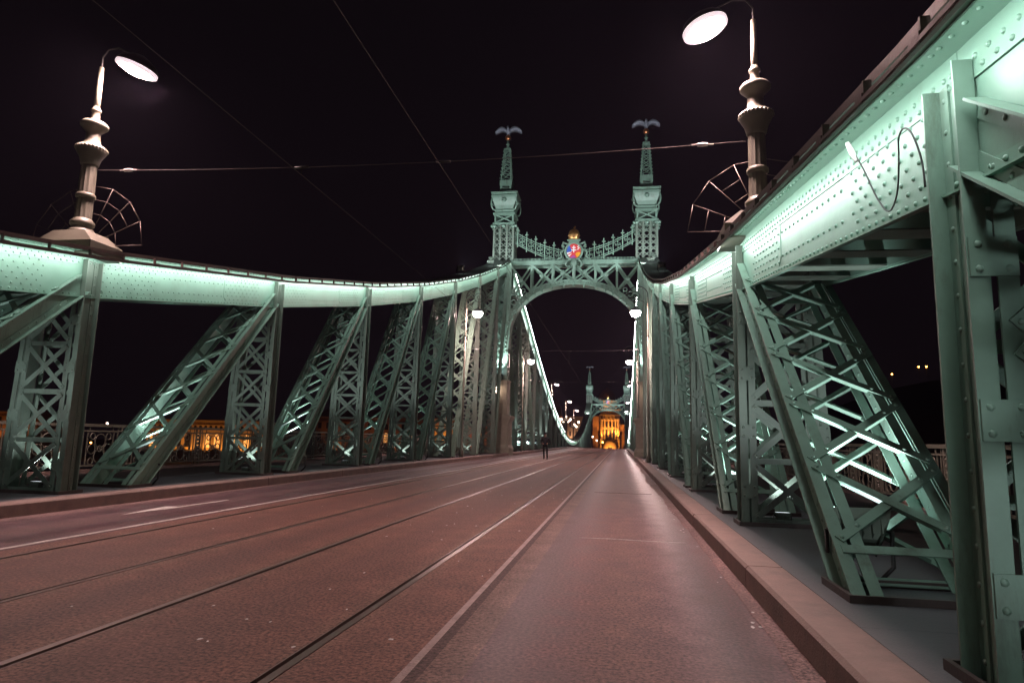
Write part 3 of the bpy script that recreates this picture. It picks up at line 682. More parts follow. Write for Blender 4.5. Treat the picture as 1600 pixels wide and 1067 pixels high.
    for Y in (YF, YB):
        ny = -1 if Y == YF else 1
        for i, x in enumerate(xsv):
            q = MB(); q.bar((x, Y, max(zx(x) - .1, 9)), (x, Y, 15.03), (0, ny, 0), .17, .05); q.build('vertical', 'green', be)
        for i in range(6):
            a, b = xsv[i], xsv[i + 1]
            za, zc = max(zx(a), 12.5 if i == 0 else 0), max(zx(b), 12.5 if i == 5 else 0)
            q = MB(); q.bar((a, Y + ny * .03, za), (b, Y + ny * .03, 15.02), (0, ny, 0), .15, .03); q.build('brace', 'green', be)
            q = MB(); q.bar((a, Y + ny * .065, 15.02), (b, Y + ny * .065, zc), (0, ny, 0), .15, .03); q.build('brace', 'green', be)
            q = MB(); q.lathe([(.02, 0), (.2, 0), (.2, .05), (.12, .09), (.02, .1)], (0, 0, 0), 8)
            v = np.concatenate(q.v); v = np.stack([v[:, 0] + (a + b) / 2, Y + ny * (.08 + v[:, 2]), v[:, 1] + ((za + zc) / 2 + 15.02) / 2], 1); q.v = [v]; q.build('boss', 'green', be)
    q = MB()
    for i in range(92):
        x = -5.05 + i * 10.1 / 91
        if abs(x) < .5: continue
        q.bar((x, YF - .1, 15.33), (x, YF - .1, 15.56), (0, -1, 0), .05, .03)
    q.build('comb', 'green', be, 'stuff')
    # spandrel scrollwork near the springing
    q = MB()
    for sg in (-1, 1):
        for (x, z, r) in ((4.75, 12.0, .22), (4.4, 12.6, .2), (4.85, 11.35, .16), (4.0, 12.95, .15), (4.82, 12.8, .2)):
            for yy in (YF - .02, YB + .02): q.tube([(sg * x + r * math.cos(u), yy, z + r * math.sin(u)) for u in np.linspace(0, 2 * math.pi, 10)[:-1]], .045, 5, True)
    q.build('scrollwork', 'green', be, 'stuff')
    # cresting
    def ct(x): return 16.10 + 1.72 * (abs(x) / 4.8) ** 1.75
    c = None
    for off, w, nm_ in ((0, .07, 'cresting'), (-.16, .05, 'cresting_rail'), (-.78, .05, 'cresting_rail'), (-.92, .07, 'cresting_rail')):
        cr = MB(); vs_ = []; fs = []
        for x in np.linspace(-4.85, 4.85, 40): z = ct(x) + off; vs_ += [(x, YF - .03, z - w / 2), (x, YF - .03, z + w / 2), (x, YF + .03, z + w / 2), (x, YF + .03, z - w / 2)]
        for i in range(39):
            for k in range(4): k2 = (k + 1) % 4; fs.append((4 * i + k, 4 * i + k2, 4 * i + 4 + k2, 4 * i + 4 + k))
        cr.add(vs_, fs); ob = cr.build(nm_, 'green', root if c is None else c); c = c or ob
    for sg in (-1, 1):
        for i in range(6):
            x = sg * (.86 + i * .735); q = MB(); q.box(x - .04, x + .04, YF - .09, YF - .031, max(15.34, ct(x) - 1.15), ct(x) + .42); q.box(x - .15, x + .15, YF - .085, YF - .035, ct(x) + .22, ct(x) + .29)
            q.lathe([(.01, -.06), (.06, 0), (.01, .08)], (x, YF - .06, ct(x) + .47), 6); q.build('cross_finial', 'green', c)
            xm = x + sg * .367; q = MB()
            for (r, dz, dx) in ((.13, -.33, -.12), (.13, -.60, .12), (.07, -.5, -.14), (.07, -.42, .16)):
                q.tube([(xm + dx + r * math.cos(u), YF, ct(xm) + dz + r * math.sin(u)) for u in np.linspace(0, 2 * math.pi, 9)[:-1]], .028, 5, True)
            q.bar((xm, YF - .02, ct(xm) - .92), (xm, YF - .02, ct(xm) + .14), (0, -1, 0), .04, .04); q.build('scroll', 'green', c)
    # coat of arms
    q = MB()
    ring = lambda r, rz, n=20: [(r * math.cos(u), YF - .30, 16.02 + rz * math.sin(u)) for u in np.linspace(0, 2 * math.pi, n + 1)[:-1]]
    q.tube(ring(.66, .70), .10, 8, True)
    for sg in (-1, 1):
        q.tube([(sg * .5, YF - .3, 16.6), (sg * .85, YF - .3, 16.75), (sg * .92, YF - .3, 16.5), (sg * .75, YF - .3, 16.45)], [.08, .1, .08, .04], 6)
        q.tube([(sg * .7, YF - .3, 16.2), (sg * 1.05, YF - .25, 15.95), (sg * .95, YF - .2, 15.6), (sg * 1.35, YF - .15, 15.42)], [.09, .1, .07, .05], 6)
        q.tube([(sg * .2, YF - .28, 15.4), (sg * .55, YF - .25, 15.25), (sg * .62, YF - .25, 14.9), (sg * .38, YF - .25, 14.75)], [.1, .09, .08, .04], 6)
    q.box(-.42, .42, YF - .38, YF - .1, 16.66, 16.98); q.box(-.52, .52, YF - .40, YF - .08, 16.88, 16.97)
    q.lathe([(.05, 13.75), (.12, 13.9), (.13, 14.6), (.22, 15.0), (.28, 15.35), (.2, 15.45)], (0, YF - .22, 0), 8)
    arms = q.build('coat_of_arms', 'green', root)
    def patch(nm, pts_, m, d):
        q = MB(); n = len(pts_); q.add([(x, YF - .30 - d, 16.02 + z) for x, z in pts_] + [(x, YF - .27, 16.02 + z) for x, z in pts_], [tuple(range(n)), tuple(range(2 * n - 1, n - 1, -1))] + [(i, n + i, n + (i + 1) % n, (i + 1) % n) for i in range(n)])
        q.build(nm, m, arms)
    el = lambda a, b, r=.62, rz=.66, n=8: [(r * math.cos(u), rz * math.sin(u)) for u in np.linspace(a, b, n)]
    pi = math.pi
    patch('shield_field', el(0, 2 * pi, n=25)[:-1], 'red', .005)
    patch('shield_blue', [(0 - .12, 0)] + el(pi * .70, pi * 1.06) , 'blue', .012)
    patch('shield_stripe', [(-.12, -.05)] + el(pi * 1.06, pi * 1.14, n=3), 'white', .018); patch('shield_stripe', [(-.12, -.18)] + el(pi * 1.18, pi * 1.26, n=3), 'white', .018)
    patch('shield_violet', [(0, -.3)] + el(pi * 1.3, pi * 1.62), 'violet', .012)
    patch('shield_amber', [(.12, -.25), (.2, -.12), (.35, -.08), (.5, -.1)] + el(pi * 1.9, pi * 1.66)[0:8], 'amber', .018)
    patch('shield_cross', [(-.04, -.1), (.04, -.1), (.04, .45), (-.04, .45)], 'white', .02)
    patch('shield_cross', [(-.2, .05), (.2, .05), (.2, .13), (-.2, .13)], 'white', .024); patch('shield_cross', [(-.15, .25), (.15, .25), (.15, .33), (-.15, .33)], 'white', .024)
    for k in range(4): patch('shield_check', [(.28 + .07 * (k % 2), .1 + k * .1), (.4 + .07 * (k % 2), .14 + k * .1), (.36 + .07 * (k % 2), .2 + k * .1), (.26 + .07 * (k % 2), .17 + k * .1)], 'white', .02)
    q = MB(); q.lathe([(.40, 16.98), (.43, 17.02), (.42, 17.2), (.44, 17.24), (.44, 17.4), (.42, 17.5), (.34, 17.68), (.2, 17.8), (.05, 17.84)], (0, YF - .25, 0), 16)
    q.bar((.02, YF - .25, 17.8), (.08, YF - .25, 18.08), (0, -1, 0), .05, .05); q.bar((-.05, YF - .25, 17.95), (.15, YF - .25, 17.99), (0, -1, 0), .05, .05)
    for k in range(8): an = 2 * pi * k / 8; q.lathe([(.01, -.05), (.06, 0), (.01, .05)], (.44 * math.cos(an), YF - .25 + .44 * math.sin(an), 17.3), 6)
    q.build('crown', 'gold', arms)
    return root
gate = portal('near green portal with arch, two spired towers and painted coat of arms')
gate2 = copy_tree(gate); gate2.location = (0, YP2, -2.9)
gate2['label'] = 'far portal seen small through the arch of the nearer one'

# ================================================================== LAMPS
def urn_lamp(sgn, label, y=9.72, dz=0.0):
    mir = sgn < 0; X = 5.62; zc = 4.27
    root = thing('street_lamp', label, 'street lamp', (sgn * X, 9.72, zc), 'urn shaped street lamps on the truss chords')
    q = MB(mir); Y = 9.72
    q.box(X - .54, X + .54, Y - .36, Y + .36, zc - .12, zc + .10)
    q.hexa([(X - .54, Y - .36, zc + .10), (X + .54, Y - .36, zc + .10), (X + .54, Y + .36, zc + .10), (X - .54, Y + .36, zc + .10), (X - .30, Y - .26, zc + .31), (X + .30, Y - .26, zc + .31), (X + .30, Y + .26, zc + .31), (X - .30, Y + .26, zc + .31)])
    q.build('base', 'lampgrey', root)
    K = .76; q = MB(mir); LT = lambda pr, *a_, **k_: q.lathe([(r_ * K, z_) for r_, z_ in pr], *a_, **k_)
    LT([(.30, .30), (.27, .36), (.22, .40), (.21, .44), (.25, .47), (.25, .52), (.20, .56), (.185, .58)], (X, Y, zc), 20)
    LT([(.18, .58), (.17, .95)], (X, Y, zc), 24, False, .07)
    LT([(.18, .95), (.205, .97), (.205, 1.02), (.18, 1.04)], (X, Y, zc), 20); LT([(.172, 1.04), (.162, 1.55)], (X, Y, zc), 24, False, .07)
    LT([(.17, 1.55), (.19, 1.58), (.20, 1.62), (.23, 1.70), (.29, 1.78), (.315, 1.82), (.315, 1.87), (.26, 1.92), (.19, 1.95), (.16, 2.02), (.15, 2.12), (.16, 2.18), (.24, 2.24), (.29, 2.28), (.295, 2.32), (.25, 2.36), (.12, 2.39), (.095, 2.42), (.085, 2.56), (.11, 2.57), (.11, 2.60), (.075, 2.63), (.055, 2.72)], (X, Y, zc), 24)
    c = q.build('column', 'lampgrey', root)
    q = MB(mir)
    for k in range(26): an = 2 * math.pi * k / 26; q.lathe([(.005, -.035), (.026, -.02), (.03, 0), (.02, .025)], (X + .232 * math.cos(an), Y + .232 * math.sin(an), zc + 1.86), 6)
    q.build('gadroons', 'lampgrey', c, 'stuff')
    q = MB(mir); q.tube([(X, Y, zc + 2.6), (X, Y, zc + 3.42)], [.055, .04], 10); q.build('pole', 'lampgrey', root)
    hx = X - .72; hz = zc + 3.36
    q = MB(mir); q.tube([(X, Y, zc + 3.40), (X, Y, zc + 3.62), (X - .1, Y, zc + 3.76), (X - .3, Y, zc + 3.78), (hx, Y, hz + .22)], .014, 8); q.build('arm', 'black', root)
    tl = R(17); ct_, st_ = math.cos(tl), math.sin(tl)
    def tilt(mb):
        v = np.concatenate(mb.v); x, y_, z = v[:, 0].copy(), v[:, 1], v[:, 2].copy(); mb.v = [np.stack([hx + x * ct_ - z * st_, Y + y_, hz + x * st_ + z * ct_], 1)]
    q = MB(mir); q.lathe([(.345, .002), (.35, .02), (.30, .11), (.17, .19), (.06, .24)], (0, 0, 0), 24); tilt(q); q.build('hood', 'dark', root)
    q = MB(mir); vs_ = []; n = 24
    for r, z in ((.275, -.024), (.22, -.075), (.11, -.115)):
        for k in range(n): vs_.append((r * math.cos(2 * math.pi * k / n), r * math.sin(2 * math.pi * k / n), z))
    vs_.append((0, 0, -.125)); fs = [(i * n + k, (i + 1) * n + k, (i + 1) * n + (k + 1) % n, i * n + (k + 1) % n) for i in range(2) for k in range(n)] + [(2 * n + k, 3 * n, 2 * n + (k + 1) % n) for k in range(n)]
    q.add(vs_, fs, True); tilt(q); q.build('lens', 'street', root)
    q = MB(mir); vs_ = []; n = 32
    for r, z in ((.345, .0), (.345, -.045), (.28, -.068), (.277, -.03)):
        for k in range(n): vs_.append((r * math.cos(2 * math.pi * k / n), r * math.sin(2 * math.pi * k / n), z))
    q.add(vs_, [(i * n + k, ((i + 1) % 4) * n + k, ((i + 1) % 4) * n + (k + 1) % n, i * n + (k + 1) % n) for i in range(4) for k in range(n)], True); tilt(q); q.build('glass_rim', 'rim', root)
    return root
def fan(sgn, label):
    """climbing guard: radial bars and chords of wire standing across the chord in front of the lamp"""
    mir = sgn < 0; cx, cy, cz = 5.76, 9.98, 4.40
    root = thing('climbing_guard', label, 'climbing guard', (sgn * cx, cy, cz), 'fan shaped climbing guards')
    angs = [R(180 - 180 * i / 8) for i in range(9)]
    pt = lambda r, a: (cx + r * math.cos(a), cy, cz + .04 + r * math.sin(a))
    for i, a in enumerate(angs):
        q = MB(mir); q.tube([pt(.22, a), pt(1.13, a)], .0065, 6); q.build('bar', 'guard', root)
    for r in (.62, .88, 1.13):
        for a, b in zip(angs[:-1], angs[1:]):
            if r < 1 and random.random() < .12: continue
            q = MB(mir); q.tube([pt(r, a), pt(r, b)], .006, 6); q.build('rung', 'guard', root)
lampL = urn_lamp(-1, 'large lit street lamp with grey urn column above the left truss')
lampR = urn_lamp(1, 'large lit street lamp with grey urn column above the right truss')
fan(-1, 'wire fan guard round the foot of the large left lamp'); fan(1, 'wire fan guard round the foot of the large right lamp')
for i, (Y, zt) in enumerate(((90.0, None), (114.0, 4.55), (134.0, 3.9))):
    base = zbm(Y) + .72 + .125
    for src, sd in ((lampL, 'left'), (lampR, 'right')):
        c = copy_tree(src); z = base if zt is None else zt; c.location = (src.location.x, Y, z)
        c['label'] = ('small distant street lamp on the ', 'second distant street lamp on the ', 'farthest small street lamp on the ')[i] + sd + ' dipping chord beyond the portal'
        if z > base + .2:
            q = MB(sd == 'left'); q.lathe([(.24, base - .1), (.2, base + .2), (.15, base + .5), (.14, z - .1), (.2, z - .02)], (5.62, Y, 0), 12)
            ob = q.build('plinth', 'lampgrey', c)
c = copy_tree(lampL); c.location = (lampL.location.x, 9.72 - 25, 1.9); c['label'] = 'street lamp on the left truss behind the viewer'
c = copy_tree(lampR); c.location = (lampR.location.x, 9.72 - 25, 1.9); c['label'] = 'street lamp on the right truss behind the viewer'

def crook_lamp(sgn, Y, label):
    mir = sgn < 0; X = 5.14
    root = thing('crook_lamp', label, 'street lamp', (sgn * X, Y, KH), 'crook necked lamps by the portal')
    q = MB(mir); q.lathe([(.12, KH - .05), (.12, .5), (.075, .6), (.06, 2.5), (.05, 7.0)], (X, Y, 0), 10); q.lathe([(.05, 7.0), (.07, 7.05), (.045, 7.1), (.035, 8.9), (.03, 9.2)], (X, Y, 0), 10); q.build('pole', 'lampgrey', root)
    q = MB(mir); cx, cz, r = 4.58, 9.3, .56
    arc = [(cx + r * math.cos(u), Y, cz + r * .95 * math.sin(u)) for u in np.linspace(0, math.pi * 1.02, 14)]
    sp_ = [(cx - .18 + (.38 * (1 - t * .8)) * math.cos(math.pi + t * 3.4 * math.pi), Y, cz + (.34 * (1 - t * .8)) * math.sin(math.pi + t * 3.4 * math.pi)) for t in np.linspace(.05, 1, 26)]
    q.tube([(X, Y, 9.0)] + arc, .028, 7); q.tube([arc[-1]] + sp_, .018, 6)
    q.tube([(X, Y, 8.7), (X - .25, Y, 8.95), (cx, Y, 9.1)], .016, 6)
    q.build('crook', 'dark', root)
    hx = 4.46; q = MB(mir); q.tube([(hx, Y, 9.15), (hx, Y, 8.6)], .016, 6); q.lathe([(.29, 8.42), (.30, 8.46), (.2, 8.56), (.07, 8.64), (.04, 8.7)], (hx, Y, 0), 16); q.build('hood', 'dark', root)
    q = MB(mir); q.lathe([(.03, 8.10), (.16, 8.14), (.25, 8.24), (.28, 8.34), (.275, 8.415)], (hx, Y, 0), 16); q.build('lens', 'crook', root)
for Y, w in ((36.5, 'just before the near portal'), (59.7, 'just beyond the near portal')):
    crook_lamp(-1, Y, f'lit crook necked lamp on the left kerb {w}'); crook_lamp(1, Y, f'lit crook necked lamp on the right kerb {w}')

# floodlights at the feet of the members
ORD = ['first', 'second', 'third', 'fourth', 'fifth', 'sixth', 'seventh', 'eighth', 'ninth', 'tenth']
def floodlight(sgn, y, z0, tgt, label, watts, x=5.9, near=True, angle=62, sc=1.0):
    mir = sgn < 0
    root = thing('floodlight', label, 'floodlight', (sgn * x, y, z0), 'floodlights at the feet of the truss members')
    d = (Vector(tgt) - Vector((x, y, z0 + .38 * sc))).normalized(); u = Vector((1, 0, 0)); w = d.cross(u)
    c = Vector((x, y, z0 + .40 * sc)); q = MB(mir)
    P = lambda a, b, l: c + (u * a + w * b + d * l) * sc
    def fr(l0, a0, b0, l1, a1, b1):
        q.hexa([P(-a0, -b0, l0), P(-a0, b0, l0), P(a0, b0, l0), P(a0, -b0, l0), P(-a1, -b1, l1), P(-a1, b1, l1), P(a1, b1, l1), P(a1, -b1, l1)][::1])
    fr(-.16, .10, .08, -.02, .20, .16); fr(-.02, .20, .16, .08, .22, .18); h_ = q.build('housing', 'greend', root)
    if near:
        for k in range(5): q = MB(mir); q.hexa([P(-.15 + k * .07, -.14, -.15), P(-.15 + k * .07, .14, -.15), P(-.14 + k * .07, .14, -.15), P(-.14 + k * .07, -.14, -.15), P(-.15 + k * .07, -.17, -.03), P(-.15 + k * .07, .17, -.03), P(-.14 + k * .07, .17, -.03), P(-.14 + k * .07, -.17, -.03)]); q.build('cooling_fin', 'greend', h_)
    q = MB(mir); q.tube([P(-.25, 0, 0), (x - .25 * sc, y, z0 + .12 * sc), (x - .12 * sc, y, z0 - .02)], .018 * sc, 6); q.tube([P(.25, 0, 0), (x + .25 * sc, y, z0 + .12 * sc), (x + .12 * sc, y, z0 - .02)], .018 * sc, 6); q.tube([P(-.25, 0, 0), P(.25, 0, 0)], .014, 6); q.build('bracket', 'dark', root)
    q = MB(mir); q.add([P(-.19, -.15, .085), P(.19, -.15, .085), P(.19, .15, .085), P(-.19, .15, .085)], [(0, 1, 2, 3)]); q.build('lens', 'flood' if sc == 1.0 else 'flood_dim', root)
    loc = c + d * .12 * sc; tg = Vector(tgt)
    if mir: loc.x *= -1; tg.x *= -1
    spot('floodlight_beam', loc, tg, watts, (.90, .97, 1.0), angle, root)
for sgn, sd in ((-1, 'left'), (1, 'right')):
    floodlight(sgn, node(-1) + 2.4, KH, (6.0, node(0) - .8, zb(node(0)) - .2), f'floodlight beside the viewer at the foot of the {sd} truss', FLOOD_W, x=5.68, near=False, angle=85)
    for k in range(0, 7):
        y1 = node(k + 1)
        floodlight(sgn, node(k) + (2.45 if k == 0 else 2.2), KH, (6.1, y1 - .7, zb(y1) - .15), f'{ORD[k]} floodlight from the viewer at the foot of the {sd} near truss', FLOOD_W * (1 + .16 * k), x=5.56, near=k < 3, angle=85)
        if k > 0: floodlight(sgn, node(k) - .05, KH - .04, (5.8, node(k) + .06, 2.4), f'{ORD[k-1]} uplight inside the foot of a post of the {sd} near truss', 75, x=5.8, near=False, angle=120, sc=.45)
    for i in range(1, 6):
        y = mnode(i); floodlight(sgn, y - 1.0, KH, (5.8, y + .4, zbm(y) * .8), f'{ORD[i-1]} small floodlight beyond the portal at the {sd} truss', 900, near=False)
    # portal floodlights standing on the chord
    floodlight(sgn, 38.2, zb(38.2) + Hc(38.2) + .18, (5.6, YP, 20.3), f'added floodlight on the {sd} chord aimed at the tower', 8200, x=6.0, near=False, angle=44)  # extra lamp put in so light clears the urns and reaches the spires
    floodlight(sgn, 47.6, zb(47.6) + Hc(47.6) + .18, (5.6, YP, 17.5), f'added floodlight on the {sd} chord close to the tower foot', 500, x=6.0, near=False, angle=70)
    floodlight(sgn, YP - .95, 5.75, (5.66, YP - .3, 11.0), f'floodlight on the {sd} pedestal ledge washing the tower shaft', 2600, x=5.66, near=False, angle=70)
    floodlight(sgn, YP2 - 15, zbm(YP2 - 15) + .86, (2.0, YP2, 14.0), f'far floodlight on the {sd} chord aimed at the far portal', 8000, x=5.9, near=False, angle=80)
    floodlight(sgn, 46.0, zb(46.0) + Hc(46.0) + .13, (0, YP, 14.6), f'floodlight on the {sd} chord aimed at the coat of arms', 2500, x=5.75, near=False, angle=60)
# wall lantern on the left pedestal
def lantern(x, y, z, label, sgn=1):
    root = thing('wall_lantern', label, 'lantern', (x, y, z), 'lanterns on the portal pedestals')
    q = MB(); q.tube([(x, y + .4, z - .9), (x, y + .05, z - .75), (x, y, z - .35)], .035, 6); q.tube([(x, y + .4, z - .4), (x, y + .25, z - .55), (x, y + .05, z - .5)], .025, 6); q.lathe([(.02, -.38), (.1, -.33), (.05, -.3)], (x, y, z), 8); q.build('bracket', 'dark', root)
    q = MB(); q.lathe([(.10, -.30), (.20, -.05), (.23, .15), (.21, .2)], (x, y, z), 10); q.build('globe', 'globe', root)
    q = MB(); q.lathe([(.24, .2), (.2, .25), (.06, .34), (.02, .42)], (x, y, z), 10); q.build('cap', 'dark', root)
lantern(-5.85, YP - 1.15, 5.05, 'white wall lantern on the left portal pedestal'); lantern(5.85, YP - 1.15, 5.05, 'white wall lantern on the right portal pedestal')

# ================================================================== WIRES
def wire(name, pts, r, label, cat, group=None):
    q = MB(); q.tube(pts, r, 6); return tag(q.build(name, 'wire'), label, cat, group)
CZ = 5.5
for x, w in ((.82, 'right'), (-1.6, 'left')):
    wire('contact_wire', [(x, y, CZ + zd(y) * 1.0) for y in (-14, 0, 10, 20, 30, 40, 50, 60, 70, 85, 100, 130, 160, 200)], .0045, f'overhead tram contact wire above the {w} track', 'wire', 'overhead contact wires')
def span(Y, z, x, label, n=14, sag=.12, ins=True):
    root = thing('span_wire', label, 'wire', (0, Y, z - .2), 'span wires across the road')
    q = MB(); q.tube([(-x + 2 * x * i / n, Y, z - sag * (1 - (2 * i / n - 1) ** 2)) for i in range(n + 1)], .0055, 6); q.build('cable', 'wire', root)
    if ins:
        for sg in (-1, 1):
            xi = sg * (x - .62); zz = z - sag * (1 - (xi / x) ** 2); q = MB()
            q.tube([(xi - .16, Y, zz), (xi - .08, Y, zz), (xi - .075, Y, zz), (xi, Y, zz + .002), (xi + .075, Y, zz), (xi + .08, Y, zz), (xi + .16, Y, zz)], [.012, .012, .028, .034, .028, .012, .012], 8); q.build('insulator', 'ceramic', root)
    for x_ in (.82, -1.6):
        zz = z - sag * (1 - (x_ / x) ** 2); q = MB(); q.tube([(x_ - .12, Y, zz), (x_ + .12, Y, zz)], .022, 6); q.tube([(x_, Y, zz), (x_, Y, CZ)], .008, 5); q.build('hanger', 'dark', root)
span(9.72, 5.74, 5.46, 'span wire stretched between the two large near lamps'); span(36.5, 6.3, 5.1, 'span wire between the crook lamps before the portal'); span(59.7, 6.6, 5.1, 'span wire between the crook lamps beyond the portal'); span(90, 5.9, 5.5, 'faint span wire far along the main span', ins=False)
# loose cable hanging on the near right chord
q = MB(); pts = []
import itertools
ctrl = [(5.20, 4.63, 3.30), (5.24, 4.55, 3.12), (5.27, 4.42, 2.86), (5.28, 4.28, 2.73), (5.26, 4.10, 2.78), (5.22, 3.95, 2.93), (5.19, 3.86, 3.02), (5.18, 3.76, 3.03), (5.19, 3.69, 2.96), (5.22, 3.67, 2.8), (5.235, 3.68, 2.62)]
for i in range(len(ctrl) - 1):
    p0 = Vector(ctrl[max(0, i - 1)]); p1 = Vector(ctrl[i]); p2 = Vector(ctrl[i + 1]); p3 = Vector(ctrl[min(len(ctrl) - 1, i + 2)])
    for t in (0, .25, .5, .75): pts.append(.5 * ((2 * p1) + (p2 - p0) * t + (2 * p0 - 5 * p1 + 4 * p2 - p3) * t * t + (3 * p1 - p0 - 3 * p2 + p3) * t ** 3))
cab = thing('loose_cable', 'loose grey cable looping down the near right chord', 'cable', (5.23, 4.2, 2.7))
q.tube(pts, .0055, 6); q.build('cord', 'black', cab); q = MB(); q.tube([(5.185, 4.66, 3.36), (5.20, 4.63, 3.28), (5.215, 4.60, 3.2)], [.016, .02, .014], 8); q.build('connector', 'ceramic', cab)

# ================================================================== RAILINGS
def railing(sgn, label, y0, y1):
    mir = sgn < 0; X = 9.1; pitch = 1.55
    root = thing('railing', label, 'railing', (sgn * X, y0, .27), 'ornamental bridge railings'); z0 = .27
    for (zz, r, nm) in ((1.33, .035, 'top_rail'), (1.19, .02, 'upper_rail'), (.36, .022, 'bottom_rail')):
        q = MB(mir); q.box(X - r, X + r, y0, y1, zz - r, zz + r); q.build(nm, 'lampgrey', root)
    q = MB(mir); y = 0
    for dy in (-.09, .09): q.box(X - .022, X + .022, dy - .02, dy + .02, z0 - .02, 1.30)
    for k in range(7): q.lathe([(.01, -.05), (.045, 0), (.01, .05)], (X, 0, .45 + k * .11), 6)
    pm = q.build('post', 'lampgrey', root)
    q = MB(mir)
    for dy in (.22, .36, 1.19, 1.33): q.box(X - .011, X + .011, dy - .011, dy + .011, .375, 1.175)
    for (cy, cz, r) in ((.775, .58, .17), (.775, .95, .17), (.52, .76, .12), (1.03, .76, .12), (.775, .765, .07), (.52, 1.06, .08), (1.03, 1.06, .08), (.52, .46, .08), (1.03, .46, .08)):
        q.tube([(X, cy + r * math.cos(u), cz + r * math.sin(u)) for u in np.linspace(0, 2 * math.pi, 13)[:-1]], .016, 5, True)
    for dy in (.2, .4, 1.15, 1.35): q.box(X - .01, X + .01, dy - .01, dy + .01, 1.19, 1.3)
    om = q.build('ornament', 'lampgrey', root)
    first = True; y = y0
    while y < y1:
        for src in (pm, om):
            o = src if first else src.copy()
            if not first: COL.objects.link(o)
            o.parent = root; o.matrix_parent_inverse = Matrix.Translation(-root.location); o.location = (0, y, 0)
        first = False; y += pitch
railing(-1, 'ornamental iron railing along the left footway', .0, 56); railing(1, 'ornamental iron railing along the right footway', .0, 56)

# ================================================================== PERSON
def person(X, Y, label):
    root = thing('person', label, 'person', (X, Y, 0))
    def skin(name, verts, edges, radii, m, sub=2):
        me = bpy.data.meshes.new(name); me.from_pydata([(X + v[0] * 1.15, Y + v[1], v[2]) for v in verts], edges, []); o = bpy.data.objects.new(name, me); COL.objects.link(o)
        md = o.modifiers.new('skin', 'SKIN'); md.use_smooth_shade = True
        for i, r in enumerate(radii): me.skin_vertices[0].data[i].radius = (r, r * .85) if not isinstance(r, tuple) else r
        me.skin_vertices[0].data[0].use_root = True
        sb = o.modifiers.new('sub', 'SUBSURF'); sb.levels = sub; sb.render_levels = sub
        dg = bpy.context.evaluated_depsgraph_get(); me2 = bpy.data.meshes.new_from_object(o.evaluated_get(dg)); bpy.data.objects.remove(o)
        me2.name = name; me2.materials.append(M[m]); return me2
    # pelvis, spine, neck, head; legs mid stride; arms bent with hands in front of the belly
    V = [(0, 0, .93), (0, .0, 1.12), (0, -.01, 1.32), (0, 0, 1.43), (0, -.01, 1.50), (0, -.02, 1.58), (0, -.02, 1.67),
         (.10, 0, .88), (.11, -.10, .50), (.12, -.02, .09), (.12, -.17, .035),
         (-.10, 0, .88), (-.09, .03, .50), (-.08, .16, .12), (-.08, .02, .035),
         (.19, .0, 1.37), (.25, .03, 1.10), (.15, -.18, 1.02), (.08, -.24, 1.03),
         (-.19, .0, 1.37), (-.25, .03, 1.10), (-.15, -.18, 1.0), (-.08, -.24, 1.01)]
    E = [(0, 1), (1, 2), (2, 3), (3, 4), (4, 5), (5, 6), (0, 7), (7, 8), (8, 9), (9, 10), (0, 11), (11, 12), (12, 13), (13, 14), (2, 15), (15, 16), (16, 17), (17, 18), (2, 19), (19, 20), (20, 21), (21, 22)]
    r = [.15, .145, .165, .07, .055, .085, .075, .095, .068, .05, .042, .095, .068, .05, .042, .075, .055, .042, .036, .075, .055, .042, .036]
    me = skin('body', V, E, r, 'cloth'); me.materials.append(M['skin'])
    for p in me.polygons:
        c = p.center
        if c.z > 1.47 or (c.y < Y - .215 and .9 < c.z < 1.12): p.material_index = 1
    link('body', me, root)
    # jacket, cap, shoes
    me = skin('jacket', [(0, 0, .80), (0, 0, 1.0), (0, -.005, 1.2), (0, -.005, 1.36), (0, 0, 1.45), (.20, .0, 1.36), (.26, .03, 1.10), (.17, -.16, 1.02), (-.20, .0, 1.36), (-.26, .03, 1.10), (-.17, -.16, 1.0)],
              [(0, 1), (1, 2), (2, 3), (3, 4), (3, 5), (5, 6), (6, 7), (3, 8), (8, 9), (9, 10)], [(.19, .16), (.185, .155), (.19, .15), (.19, .14), (.09, .08), .09, .072, .058, .09, .072, .058], 'cloth2'); link('jacket', me, root)
    q = MB(); q.lathe([(.095, 1.63), (.105, 1.66), (.10, 1.72), (.07, 1.765), (.02, 1.78)], (X, Y - .02, 0), 14); q.hexa([(X - .07, Y - .20, 1.635), (X + .07, Y - .20, 1.635), (X + .09, Y - .08, 1.645), (X - .09, Y - .08, 1.645), (X - .07, Y - .20, 1.647), (X + .07, Y - .20, 1.647), (X + .09, Y - .08, 1.665), (X - .09, Y - .08, 1.665)]); q.build('cap', 'cloth', root)
    q = MB()
    for s_ in (-.033, .033): q.lathe([(.004, -.008), (.011, 0), (.004, .008)], (X + s_, Y - .098, 1.60), 6)
    q.build('eyes', 'black', root)
    q = MB(); q.lathe([(.012, 1.545), (.018, 1.56), (.010, 1.60)], (X, Y - .105, 0), 6); q.build('nose', 'skin', root)
person(-1.22, 43.8, 'person in black coat and cap walking along the tram tracks')

